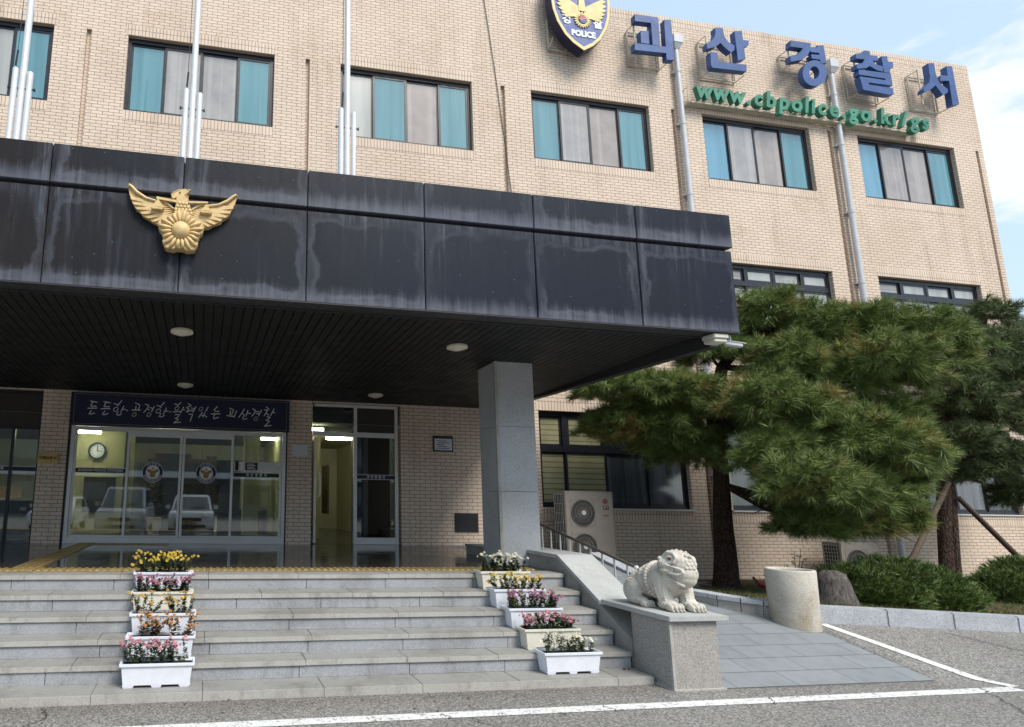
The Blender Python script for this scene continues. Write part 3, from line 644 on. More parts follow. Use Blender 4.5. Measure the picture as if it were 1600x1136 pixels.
# planting bed
mb = MB()
CURVE = [(6.90, 6.42), (6.72, 6.50), (6.54, 6.63), (6.38, 6.80), (6.26, 7.02), (6.16, 7.30), (6.09, 7.65), (6.05, 8.0), (6.05, 8.4), (6.05, 11.2)]
bx = lin(6.08, 7.4, 22) + lin(7.6, 11, 17) + lin(11.5, 30, 20)
by = lin(6.48, 7.4, 16) + lin(7.6, YF + 0.3, 13)
rnd = random.Random(3); idx = {}
for i, x in enumerate(bx):
    for j, y in enumerate(by):
        t = max(0.0, (y - 6.5) / 4.2)
        e = 0.46 if x < 7.2 else max(0.27, 0.46 - 0.07 * (x - 7.2))
        if x < 7.0: e = 0.44 + 0.12 * min(1, max(0, (y - 6.6) / 1.5)) * (1 if t < .5 else max(0, 2 - 2 * t))
        z = e + (0.19 - e) * min(1, t) ** 1.3 + (rnd.uniform(-.012, .012) if 0 < j < 29 else 0)
        xx = x
        if i == 0: xx = x
        idx[i, j] = len(mb.v); mb.v.append((xx, y, z))
for i in range(len(bx) - 1):
    for j in range(len(by) - 1):
        ym = (by[j] + by[j + 1]) / 2; xc = 7.0
        for (xa, ya), (xb, yb) in zip(CURVE[:-1], CURVE[1:]):
            if ya <= ym <= yb: xc = xa + (xb - xa) * (ym - ya) / (yb - ya)
        if bx[i] < xc + .02: continue
        mb.f.append((idx[i, j], idx[i + 1, j], idx[i + 1, j + 1], idx[i, j + 1])); mb.mi.append(0)
struct('planting_bed', mb, 'bed', smooth=True)
# kerb
mb = MB(); kx = 7.16
KL = [1.13, 1.0, 1.02, 1.0, 1.05, 1.0, 1.0, 1.0, 1.0, 1.0, 1.0, 1.0]
for L in KL:
    x0, x1 = kx + 0.004, kx + L - 0.004
    ya = 6.33 + 0.012 * (x0 - 7.2); yb = 6.33 + 0.012 * (x1 - 7.2)
    za = ground_h(x0, ya) + 0.195; zb = ground_h(x1, yb) + 0.195
    mb.hexa([(x0, ya, -.05), (x1, yb, -.05), (x1, yb + .17, -.05), (x0, ya + .17, -.05), (x0, ya, za), (x1, yb, zb), (x1, yb + .17, zb), (x0, ya + .17, za)])
    kx += L
struct('kerb', mb, 'granite_kerb', bevel=0.012)

# ================================================================== POLICE STATION
station = thing('police_station', 'three storey beige brick police station with dark framed windows in rows', 'building', (0, YF, 0))
BX0, BX1, BZ = -14.0, 18.85, 12.82
WX = [(-1.79 + 4.22 * k, 1.07 + 4.22 * k) for k in range(-2, 5)]
holes = []
for (xa, xb) in WX: holes.append((xa, xb, 8.82, 10.43, 0.17))
W2 = [(6.69, 9.62), (10.90, 13.83), (15.08, 18.0)]
for (xa, xb) in W2: holes.append((xa, xb, 5.20, 6.88, 0.17))
W1 = [(6.45, 9.71), (10.63, 13.90), (14.85, 18.06)]
for (xa, xb) in W1: holes.append((xa, xb, 1.53, 3.41, 0.17))
GR = [-6.76, -2.515, 1.745, 5.995, 10.12, 14.3, 18.66]
for gxx in GR:
    z0 = 5.2 if gxx < 5.7 else (0.0 if gxx > 6.3 else 3.6)
    holes.append((gxx - 0.045, gxx + 0.045, z0, 10.44, 0.07, 1))
holes += [(-5.2, -2.73, 0.6, 3.37, 0.3), (-2.28, 1.505, 0.6, 3.37, 0.3), (1.955, 3.64, 0.6, 3.37, 0.3)]
mb = MB(); wall_holes(mb, BX0, BX1, 0.0, BZ, YF, holes)
mb.quad((BX1, YF, 0), (BX1, YF + 12, 0), (BX1, YF + 12, BZ), (BX1, YF, BZ))
mb.quad((BX0, YF, 0), (BX0, YF, BZ), (BX0, YF + 12, BZ), (BX0, YF + 12, 0))
mb.quad((BX0, YF + 12, 0), (BX0, YF + 12, BZ), (BX1, YF + 12, BZ), (BX1, YF + 12, 0))
mb.quad((BX0, YF, BZ), (BX1, YF, BZ), (BX1, YF + 0.25, BZ), (BX0, YF + 0.25, BZ))
mb.quad((BX0, YF + 0.25, BZ - 0.6), (BX0, YF + 12, BZ - 0.6), (BX1, YF + 12, BZ - 0.6), (BX1, YF + 0.25, BZ - 0.6))
mb.quad((BX0, YF + 0.25, BZ - 0.6), (BX1, YF + 0.25, BZ - 0.6), (BX1, YF + 0.25, BZ), (BX0, YF + 0.25, BZ))
obj('brick_wall', mb, 'brick', station)
# soldier courses, 3 mm proud of the wall
mb = MB()
def sold(x0, x1, z0, z1): mb.box(x0, x1, YF - 0.004, YF + 0.05, z0, z1)
for (xa, xb) in WX: sold(xa - 0.04, xb + 0.04, 10.432, 10.65); sold(xa, xb, 8.60, 8.818)
for (xa, xb) in W2: sold(xa - 0.04, xb + 0.04, 6.882, 7.10); sold(xa, xb, 4.98, 5.198)
for (xa, xb) in W1: sold(xa - 0.04, xb + 0.04, 3.412, 3.63); sold(xa, xb, 1.295, 1.505)
mb.box(BX0, BX1 + 0.004, YF - 0.004, YF + 0.2, BZ - 0.23, BZ + 0.004)
obj('soldier_course', mb, 'soldier', station)
mb = MB()
for (xa, xb) in W1: mb.box(xa - 0.02, xb + 0.02, YF - 0.03, YF + 0.08, 1.506, 1.534)
obj('window_sill', mb, 'aluminium', station)

def window(xa, xb, z0, z1, cuts, panes, transom=None, up=None, mull=0.06, sash=0.045):
    """cuts: inner boundaries of the lights (centres of the mullions)"""
    y0, y1 = YF + 0.085, YF + 0.16
    f = MB(); t = 0.06
    f.box(xa + .002, xb - .002, y0, y1, z1 - t - .03, z1 - .002); f.box(xa + .002, xb - .002, y0, y1, z0 + .002, z0 + t)
    f.box(xa + .002, xa + t, y0 + .002, y1, z0 + t, z1 - t - .03); f.box(xb - t, xb - .002, y0 + .002, y1, z0 + t, z1 - t - .03)
    zt = z1 - t - .03
    edges = [xa + t] + list(cuts) + [xb - t]
    if transom:
        f.box(xa + t, xb - t, y0 + .001, y1, transom - 0.055, transom + 0.055); zt2 = transom - 0.055
        for q in cuts: f.box(q - mull / 2, q + mull / 2, y0 + .004, y1, transom + 0.055, zt)
    else: zt2 = zt
    w = obj('window', f, 'frame', station)
    def light(x0, x1, za, zb, m, k):
        s = MB(); yy = y0 + (0.012 if k % 2 else 0.034)
        s.box(x0, x1, yy, yy + .03, zb - sash, zb - .001); s.box(x0, x1, yy, yy + .03, za + .001, za + sash)
        s.box(x0 + .001, x0 + sash, yy + .001, yy + .03, za + sash, zb - sash); s.box(x1 - sash, x1 - .001, yy + .001, yy + .03, za + sash, zb - sash)
        obj('sash', s, 'frame', w)
        g = MB(); g.box(x0 + sash, x1 - sash, yy + .012, yy + .02, za + sash, zb - sash); obj('pane', g, m, w)
    for k in range(len(edges) - 1):
        x0 = edges[k] + (0.0 if k == 0 else -0.01); x1 = edges[k + 1] + (0.0 if k == len(edges) - 2 else 0.01)
        light(x0, x1, z0 + t, zt2, panes[k], k)
        if transom:
            x0 = edges[k] + (0.0 if k == 0 else mull / 2); x1 = edges[k + 1] - (0.0 if k == len(edges) - 2 else mull / 2)
            light(x0, x1, transom + .055, zt, (up or panes)[k], k)
    # inside of the opening: dark room behind
    b = MB(); b.quad((xa, YF + .169, z0), (xb, YF + .169, z0), (xb, YF + .169, z1), (xa, YF + .169, z1)); obj('dark_room', b, 'black', w)
    return w
T, GY, BE, PA, BL = 'pane_teal', 'pane_grey', 'pane_beige', 'pane_pale', 'pane_blue'
def q4(xa, xb): return [xa + (xb - xa) * k / 4 for k in (1, 2, 3)]
for (xa, xb), pn in zip(WX, ([T, GY, GY, T], [GY, PA, PA, T], [T, GY, GY, T], [PA, T, BE, T], [T, GY, BE, T], [BL, GY, BE, T], [BL, BE, BE, T])):
    window(xa, xb, 8.82, 10.43, q4(xa, xb), pn)
for xa, xb in W2: window(xa, xb, 5.20, 6.88, q4(xa, xb), [GY, PA, GY, PA], 6.45, ['pane_blind2', PA, PA, PA])
window(6.45, 9.71, 1.53, 3.41, [7.05, 7.93, 8.85], ['pane_blind', 'pane_blind', 'pane_office', 'pane_office'], 2.665, ['pane_blind', 'pane_blind', 'pane_dark', 'pane_dark'], 0.11)
window(10.63, 13.90, 1.53, 3.41, q4(10.63, 13.9), ['pane_dark', 'pane_office', 'pane_dark', 'pane_dark'], 2.665, None, 0.09)
window(14.85, 18.06, 1.53, 3.41, q4(14.85, 18.06), ['pane_dark', 'pane_office', 'pane_office', 'pane_dark'], 2.665, ['pane_dark'] * 4, 0.09)

# ---- entrance front under the canopy
PF = 0.82
mb = MB()
for px_ in (-2.21, 1.45):
    mb.box(px_ - 0.03, px_ + 0.03, 10.76, 10.84, PF, 3.3)
mb.box(-2.18, 1.42, 10.765, 10.855, 2.745, 2.785); mb.box(-1.27, 0.52, 10.735, 10.764, 2.655, 2.745); mb.box(-2.18, 1.42, 10.77, 10.835, PF, PF + 0.1)
mb.box(-0.43, -0.28, 10.70, 10.734, 2.665, 2.72)
df = obj('door_frame', mb, ['steel'], station)
mb = MB(); mb.box(-2.28, -2.24, 10.75, 10.9, PF, 3.37); mb.box(1.48, 1.505, 10.75, 10.9, PF, 3.37); obj('door_surround', mb, 'frame', station)
def leaf(x0, x1, y, post=0.038, zt=2.655):
    f = MB()
    f.box(x0, x0 + post, y, y + .04, PF + .102, zt); f.box(x1 - post, x1, y, y + .04, PF + .102, zt)
    f.box(x0 + post, x1 - post, y + .001, y + .04, zt - .022, zt); f.box(x0 + post, x1 - post, y + .001, y + .04, PF + .102, PF + .13)
    d = obj('glass_door', f, 'steel', station)
    g = MB(); g.box(x0 + post, x1 - post, y + .015, y + .025, PF + .13, zt - .022); obj('glass_pane', g, 'glass', d)
    return d
d1 = leaf(-2.175, -1.26, 10.79, zt=2.742); d2 = leaf(-1.29, -0.36, 10.745); d3 = leaf(-0.345, 0.54, 10.745); d4 = leaf(0.51, 1.415, 10.79, zt=2.742)
def seal(d, cx, cz):
    y = 10.755; r = 0.178
    circ = lambda rr, n=40: [(cx + rr * math.cos(2 * math.pi * k / n), cz + rr * math.sin(2 * math.pi * k / n)) for k in range(n)]
    m = MB(); m.prism(circ(r), y - .004, y); obj('decal_rim', m, 'white', d)
    m = MB(); m.prism(circ(r * .95), y - .008, y - .0045, [circ(r * .66)[::-1]]); obj('decal_ring', m, 'navy', d)
    m = MB()
    for s_ in (-1, 1):
        m.prism([(cx, cz + .02), (cx + s_ * .045, cz + .045), (cx + s_ * .10, cz + .055), (cx + s_ * .095, cz + .02), (cx + s_ * .07, cz - .005), (cx + s_ * .03, cz - .02), (cx, cz - .02)][::s_], y - .009, y - .005)
    m.prism([(cx + .05 * math.cos(k * .4488), cz - .045 + .05 * math.sin(k * .4488)) for k in range(14)], y - .011, y - .0055)
    m.prism([(cx + .022 * math.cos(k * .628), cz + .062 + .018 * math.sin(k * .628)) for k in range(10)], y - .011, y - .0055)
    obj('decal_eagle', m, 'gold_dark', d)
    m = MB()
    for k, ch in enumerate('GOESAN POLICE STATION'):
        an = R(205 + k * 6.5)
        _ = ch
        px_, pz = cx + r * .8 * math.cos(an), cz + r * .8 * math.sin(an)
        if ch == ' ': continue
        i0 = len(m.v); text_mb(ch, .042, (px_, y - .0115, pz), .002, .0006, mb=m)
        rot = an + math.pi / 2
        for v in range(i0, len(m.v)):
            X, Y_, Z = m.v[v]; dx, dz = X - px_, Z - pz
            m.v[v] = (px_ + dx * math.cos(rot) - dz * math.sin(rot), Y_, pz + dx * math.sin(rot) + dz * math.cos(rot))
    obj('decal_lettering', m, 'white', d); m = MB()
    for k, ch in enumerate('괴산경찰서'):
        an = R(130 - k * 20); px_, pz = cx + r * .8 * math.cos(an), cz + r * .8 * math.sin(an)
        text_mb(ch, .042, (px_, y - .0115, pz), .002, .0006, mb=m)
    obj('decal_lettering', m, 'white', d)
seal(d2, -0.84, 2.025); seal(d3, 0.075, 2.03)
def band(d, x0, x1, y, z, txt, size):
    m = MB(); m.box(x0, x1, y - .004, y, z - .035, z + .035); o = obj('sticker_band', m, 'navy', d)
    m = MB(); m.box(x0, x1, y - .005, y - .0005, z + .0355, z + .045); m.box(x0, x1, y - .005, y - .0005, z - .045, z - .0355); obj('band_line', m, 'aluminium', d)
    m = text_mb(txt, size, ((x0 + x1) / 2, y - .007, z), .002, .001, spacing=1.15); obj('band_lettering', m, 'white', d)
band(d1, -2.13, -1.305, 10.804, 2.035, 'GOESAN POLICE STATION', 0.055)
band(d4, 0.555, 1.37, 10.804, 2.015, '괴 산 경 찰 서', 0.06)
m = MB(); m.box(0.56, 1.36, 10.799, 10.804, 2.075, 2.25); obj('notice_strip', m, 'aluminium', d4)
m = MB(); m.box(0.58, 0.64, 10.795, 10.7985, 2.09, 2.25); m.box(0.76, 0.98, 10.796, 10.7985, 2.10, 2.24)
obj('notice_sticker', m, 'ink', d4)
m = MB()
for k in range(4): m.box(0.79, 0.95 - .03 * (k % 2), 10.793, 10.7955, 2.12 + k * .028, 2.132 + k * .028)
m.box(0.672, 0.728, 10.796, 10.7985, 2.10, 2.24); obj('notice_lettering', m, 'white', d4)
# side lobby openings
m = MB()
m.box(2.75, 2.81, 10.78, 10.86, PF, 3.35); m.box(3.54, 3.60, 10.78, 10.86, PF, 3.35)
m.box(1.98, 2.75, 10.79, 10.85, 2.77, 2.83); m.box(2.81, 3.54, 10.79, 10.85, 2.76, 2.85); m.box(2.81, 3.54, 10.79, 10.85, PF, PF + .12)
m.box(2.0, 3.6, 10.79, 10.85, 3.31, 3.36)
obj('side_door_frame', m, 'steel', station)
m = MB(); m.box(2.81, 3.54, 10.812, 10.82, PF + .12, 2.76); sp = obj('side_glass', m, 'glass_dark', station)
band(sp, 2.815, 3.535, 10.806, 2.03, '괴 산 경 찰 서', 0.055)
m = MB(); m.box(2.81, 3.54, 10.82, 10.835, 2.852, 3.31); obj('transom_panel', m, 'lobby_dark', station)
m = MB(); m.box(1.98, 2.75, 10.815, 10.823, 2.832, 3.31); obj('transom_glass', m, 'glass_dark', station)
m = MB()   # open leaf, folded inwards
m.box(2.02, 2.065, 10.86, 10.9, PF + .02, 2.765); m.box(2.02, 2.065, 11.62, 11.66, PF + .02, 2.765); m.box(2.02, 2.065, 10.9, 11.62, 2.70, 2.765); m.box(2.02, 2.065, 10.9, 11.62, PF + .02, PF + .12)
ld = obj('open_door', m, 'steel', station)
m = MB(); m.box(2.035, 2.045, 10.9, 11.62, PF + .12, 2.70); obj('glass_pane', m, 'glass', ld)
m = MB(); m.tube([(2.10, 10.86, 1.65), (2.13, 10.85, 1.7), (2.13, 10.85, 2.05), (2.10, 10.86, 2.1)], .014, 8); obj('handle', m, 'steel', ld)
m = MB()
m.box(-4.2, -2.74, 10.80, 10.86, 2.70, 2.76); m.box(-3.2, -3.15, 10.8, 10.86, PF, 2.70); m.box(-4.2, -2.74, 10.80, 10.86, 3.31, 3.36); m.box(-2.77, -2.731, 10.80, 10.86, PF, 3.31)
obj('left_door_frame', m, 'frame', station)
m = MB(); m.box(-5.2, -2.77, 10.825, 10.833, PF, 2.70); sp = obj('left_glass', m, 'glass', station)
band(sp, -4.2, -2.775, 10.82, 2.03, '괴 산 경 찰 서', 0.065)
m = MB(); m.box(-5.2, -2.77, 10.825, 10.835, 2.76, 3.31); obj('transom_panel', m, 'lobby_dark', station)
# lobby interior
m = MB()
X0, X1, Y0, Y1, Z0, Z1 = -5.3, 3.72, 11.02, 16.5, PF, 3.37
m.quad((X0, Y1, Z0), (X1, Y1, Z0), (X1, Y1, Z1), (X0, Y1, Z1))
m.quad((X0, Y0, Z0), (X0, Y1, Z0), (X0, Y1, Z1), (X0, Y0, Z1)); m.quad((X1, Y0, Z0), (X1, Y0, Z1), (X1, Y1, Z1), (X1, Y1, Z0))
obj('lobby_wall', m, 'lobby_pale', station)
m = MB(); m.quad((X0, 10.76, Z0 + .003), (X1, 10.76, Z0 + .003), (X1, Y1, Z0 + .003), (X0, Y1, Z0 + .003)); obj('lobby_floor', m, 'lobby_floor', station)
m = MB(); m.quad((X0, 10.76, 3.0), (X0, Y1, 3.0), (X1, Y1, 3.0), (X1, 10.76, 3.0)); obj('lobby_ceiling', m, 'lobby_ceiling', station)
m = MB()
m.box(-3.4, -1.5, 13.7, 13.85, PF, 3.0); m.box(1.62, 1.85, 11.1, 16, PF, 3.0); m.box(2.30, 2.42, 12.3, 16, PF, 3.0)
obj('lobby_partition', m, 'lobby_wall', station)
m = MB()

for bx_ in ((-2.5, -1.85, 13.66, 13.698, 1.25, 2.0), (-1.68, -1.58, 13.6, 13.7, PF, 3.0), (-1.2, -0.3, 15.9, 16.4, PF, 2.7), (0.1, 0.35, 15, 16.4, PF, 2.6), (2.70, 2.74, 12.9, 13.5, 1.3, 2.35), (2.85, 3.6, 11.3, 11.34, PF, 2.95)):
    m = MB(); m.box(*bx_); obj('lobby_panel', m, 'lobby_dark', station)
m = MB(); m.box(0.9, 1.25, 13.2, 13.5, PF, 3.0); obj('lobby_pillar', m, 'lobby_pale', station)
# fluorescent tubes
def tubelight(x0, x1, y, z=2.915):
    m = MB(); m.tube([(x0, y, z), (x1, y, z)], .03, 8); o = obj('lobby_tube_light', m, 'tube')
    return o
tubes = [(-2.68, -2.13, 13.1, 'lit tube light behind the left door leaf, close to the clock'), (-0.98, -0.47, 13.15, 'lit tube light just left of the middle door post'), (-0.40, -0.05, 13.35, 'lit tube light just right of the middle door post'),
         (1.21, 1.80, 13.3, 'bright tube light in the top right corner of the glass doors'), (-4.5, -2.82, 10.93, 'lit tube light left of the brass plaque pillar'), (2.02, 2.24, 11.1, 'short lit tube light above the open side door'), (2.62, 3.3, 12.7, 'tube light added further back to brighten the side lobby')]  # last tube is an unseen one, added to brighten the side lobby
for x0, x1, y, l in tubes: tag(tubelight(x0, x1, y), l, 'light', 'tube lights on the lobby ceiling')
m = MB(); m.box(-1.35, 1.5, 15.6, 15.7, PF, 2.55); obj('lobby_dark_backing', m, 'lobby_dark', station)  # added dark panel keeps the middle doors dim so reflections stand out
t = thing('lobby_bench', 'dark bench deep in the lobby behind the middle doors', 'bench', (0.75, 14.6, PF))
m = MB(); m.box(0.3, 1.3, 14.4, 14.8, 1.2, 1.27); obj('seat', m, 'counter', t); m = MB(); m.box(0.3, 1.3, 14.8, 14.85, 1.27, 1.7); obj('backrest', m, 'counter', t)
for lx in (.34, 1.2):
    m = MB(); m.box(lx, lx + .06, 14.42, 14.78, PF + .004, 1.2); obj('leg', m, 'steel', t)
t = thing('notice_board', 'pale notice board with papers on the lobby wall behind the right door leaf', 'notice board', (1.15, 13.55, 1.5))
m = MB(); m.box(0.86, 1.55, 13.56, 13.6, 1.35, 2.3); obj('board', m, 'aluminium', t)
for k in range(6):
    m = MB(); m.box(0.90 + .21 * (k % 3), 1.07 + .21 * (k % 3), 13.548, 13.558, 1.42 + .42 * (k // 3), 1.74 + .42 * (k // 3)); obj('sheet', m, 'paper' if k % 2 else 'white', t)
t = thing('potted_plant', 'leafy potted plant in the lobby behind the left sliding door', 'plant', (-1.0, 13.9, PF))
m = MB(); m.lathe(-1.0, 13.9, [(.13, PF + .004), (.17, PF + .32), (.15, PF + .33)], 18); obj('pot', m, 'concrete_pot', t)
m = MB(); rnd = random.Random(8)
for k in range(90):
    an = rnd.uniform(0, 6.28); h_ = rnd.uniform(.35, 1.05); L = rnd.uniform(.12, .26); b_ = Vector((-1.0 + rnd.gauss(0, .05), 13.9 + rnd.gauss(0, .05), PF + h_)); d_ = Vector((math.cos(an), math.sin(an), rnd.uniform(-.3, .6))); s_ = Vector((-math.sin(an), math.cos(an), 0)) * L * .16
    m.quad(b_, b_ + d_ * L * .5 - s_, b_ + d_ * L, b_ + d_ * L * .5 + s_)
obj('leaves', m, 'needle_dark', t)
# wall clock in the lobby
cl = thing('wall_clock', 'round black rimmed wall clock seen through the left glass door', 'clock', (-2.27, 13.66, 2.56))
m = MB(); circ = lambda rr, n=28, cx=-2.27, cz=2.56: [(cx + rr * math.cos(2 * math.pi * k / n), cz + rr * math.sin(2 * math.pi * k / n)) for k in range(n)]
m.prism(circ(.19), 13.63, 13.698, [circ(.15)[::-1]]); obj('rim', m, 'black', cl)
m = MB(); m.prism(circ(.15), 13.665, 13.697); obj('dial', m, 'white', cl)
m = MB(); m.box(-2.277, -2.263, 13.65, 13.66, 2.56, 2.67); m.box(-2.27, -2.18, 13.65, 13.66, 2.553, 2.567)
for k in range(12):
    an = k * math.pi / 6; m.box(-2.27 + .12 * math.cos(an) - .008, -2.27 + .12 * math.cos(an) + .008, 13.655, 13.662, 2.56 + .12 * math.sin(an) - .008, 2.56 + .12 * math.sin(an) + .008)
obj('hand', m, 'ink', cl)
# counter with a box, left edge
ct = thing('reception_counter', 'dark reception counter behind the glass at the left edge', 'counter', (-3.3, 10.95, PF))
m = MB(); m.box(-4.4, -2.85, 11.13, 11.6, PF + .04, 1.50); obj('cabinet', m, 'counter', ct, bevel=.008)
m = MB(); m.box(-4.42, -2.83, 11.10, 11.62, 1.502, 1.54); obj('counter_top', m, 'aluminium', ct)
m = MB(); m.box(-3.05, -2.95, 11.122, 11.128, 1.33, 1.39); obj('label_plate', m, 'paper', ct)
bxo = MB(); bxo.box(-3.46, -3.12, 11.16, 11.4, 1.542, 1.74); tag(obj('cardboard_box', bxo, 'cardboard', bevel=.004), 'small brown cardboard box standing on the dark counter', 'box')

# ================================================================== CANOPY
canopy = thing('entrance_canopy', 'deep black panelled entrance canopy with pale water stains', 'canopy', (-0.39, 7.5, 3.4))
SX = [-0.3 + 1.22 * k for k in range(-5, 5)] + [5.775]
SX[0] = -6.45
YC = 5.50
lo, hi = MB(), MB()
for x0, x1 in zip(SX[:-1], SX[1:]):
    lo.box(x0 + .005, x1 - .005, YC, YC + .05, 3.505, 4.452)
    hi.box(x0 + .005 - (0), x1 - .005 + (.015 if x1 > 5.7 else 0), YC - .012, YC + .06, 4.492, 4.885)
obj('lower_fascia', lo, 'fascia', canopy, bevel=.006); obj('upper_fascia', hi, 'fascia', canopy, bevel=.006)
m = MB()
m.box(5.735, 5.78, YC + .05, YF - .01, 3.505, 4.425); m.box(5.735, 5.795, YC + .06, YF - .01, 4.505, 4.885)
m.box(5.74, 5.83, YC + .18, YC + .32, 4.2, 4.42)
obj('side_fascia', m, 'fascia', canopy)
m = MB(); m.box(-6.42, 5.74, YC + .055, YC + .12, 3.52, 4.86); m.box(5.70, 5.73, YC + .1, YF - .01, 3.52, 4.86); m.box(-6.42, 5.70, YC + .12, YF - .01, 4.62, 4.66)
obj('roof_deck', m, 'joint', canopy)
m = MB(); m.box(-6.45, 5.775, YC - .004, YC + .06, 3.495, 3.504); obj('drip_edge', m, 'soffit_trim', canopy)
m = MB(); m.box(-6.45, 5.73, YC + .03, YC + .26, 3.51, 3.535); m.box(-6.45, 5.60, YC + .245, YC + .262, 3.497, 3.5095); obj('soffit_trim', m, 'soffit_trim', canopy)
m = MB(); m.box(5.62, 5.735, YC + .26, YF - .02, 3.40, 3.54); obj('side_trim', m, 'soffit_trim', canopy)
def sz(y): return 3.39 + (YF - y) * 0.0325
m = MB(); x = -6.4
while x < 5.6:
    xa, xb = x + .005, min(x + .097, 5.615)
    for ya, yb in ((YC + .265, 7.92), (7.93, YF - .012)):
        m.hexa([(xa, ya, sz(ya)), (xb, ya, sz(ya)), (xb, yb, sz(yb)), (xa, yb, sz(yb)), (xa, ya, sz(ya) + .02), (xb, ya, sz(ya) + .02), (xb, yb, sz(yb) + .02), (xa, yb, sz(yb) + .02)])
    x += .104
obj('soffit_slats', m, 'soffit', canopy)
m = MB(); m.hexa([(-6.4, YC + .265, sz(YC) + .03), (5.7, YC + .265, sz(YC) + .03), (5.7, YF - .01, sz(YF) + .03), (-6.4, YF - .01, sz(YF) + .03), (-6.4, YC + .265, 3.7), (5.7, YC + .265, 3.7), (5.7, YF - .01, 3.7), (-6.4, YF - .01, 3.7)])
obj('soffit_backing', m, 'black', canopy)
# granite column
colm = thing('granite_column', 'square speckled grey granite column holding up the canopy', 'column', (4.1, 7.65, PF))
m = MB(); m.box(3.845, 4.395, 7.395, 7.905, PF, 1.76); m.box(3.845, 4.395, 7.395, 7.905, 1.763, 2.62); m.box(3.845, 4.395, 7.395, 7.905, 2.623, sz(7.4) + .015)
obj('shaft', m, 'granite_column', colm, bevel=.004)
m = MB(); m.box(3.828, 3.868, 7.382, 7.42, PF, sz(7.4) + .01); obj('corner_strip', m, 'granite_nosing', colm)
# ceiling lamps
def ceil_lamp(x, y, label):
    z = sz(y)
    t = thing('ceiling_lamp', label, 'lamp', (x, y, z), 'round lamps on the canopy ceiling')
    m = MB(); m.lathe(x, y, [(.10, z + .01), (.128, z - .005), (.13, z - .03), (.12, z - .036)]); obj('lamp_rim', m, 'lamp', t, smooth=False)
    m = MB(); m.lathe(x, y, [(.112, z - .034), (.085, z - .048), (.04, z - .062), (.012, z - .068)]); obj('diffuser', m, 'lamp', t, smooth=True)
ceil_lamp(-0.30, 6.85, 'round cream ceiling lamp, front one above the door centre')
ceil_lamp(3.04, 6.79, 'round cream ceiling lamp just left of the granite column')
ceil_lamp(-0.33, 9.77, 'small looking round lamp right above the slogan board')
ceil_lamp(2.90, 9.87, 'round ceiling lamp above the open side door')
# flag poles
def flagpole(x, label):
    y = 6.0; t = thing('flagpole', label, 'flagpole', (x, y, 4.66), 'flagpoles on the canopy')
    m = MB(); m.tube([(x, y, 4.66), (x, y, 9), (x, y, 13.2)], [.036, .032, .022], 14); obj('pole', m, 'pole', t, smooth=True)
    for s_, tz in ((-1, 5.97), (1, 5.94)):
        m = MB(); m.tube([(x + s_ * .073, y - .01, 4.66), (x + s_ * .073, y - .01, tz)], .031, 14); obj('support_tube', m, 'pole', t, smooth=True)
    m = MB()
    for z in (5.15, 5.75): m.tube([(x - .13, y - .01, z), (x + .13, y - .01, z)], .008, 6); m.box(x - .135, x - .118, y - .022, y + .002, z - .012, z + .012); m.box(x + .118, x + .135, y - .022, y + .002, z - .012, z + .012)
    obj('bolt', m, 'frame', t)
    m = MB(); m.tube([(x - .062, y - .04, 5.98), (x - .05, y - .04, 13.0)], .0035, 5); m.tube([(x - .068, y - .045, 5.99), (x - .06, y - .045, 6.16)], .011, 6); obj('rope', m, 'ink', t)
flagpole(-2.02, 'silver flagpole with two side tubes nearest the left edge')
flagpole(-0.28, 'silver flagpole rising right above the golden eagle')
flagpole(1.44, 'silver flagpole furthest right on the canopy')
# vent stubs on the roof
for x, y, h, l in ((3.08, 6.9, .35, 'short thin white pipe stub on the canopy, left of two'), (3.55, 7.0, .3, 'short thin white pipe stub on the canopy, right of two')):
    m = MB(); m.tube([(x, y, 4.66), (x, y, 5.18 + h * .5)], .022, 8); tag(obj('pipe_stub', m, 'pipe', smooth=False), l, 'pipe', 'pipe stubs on the canopy roof')

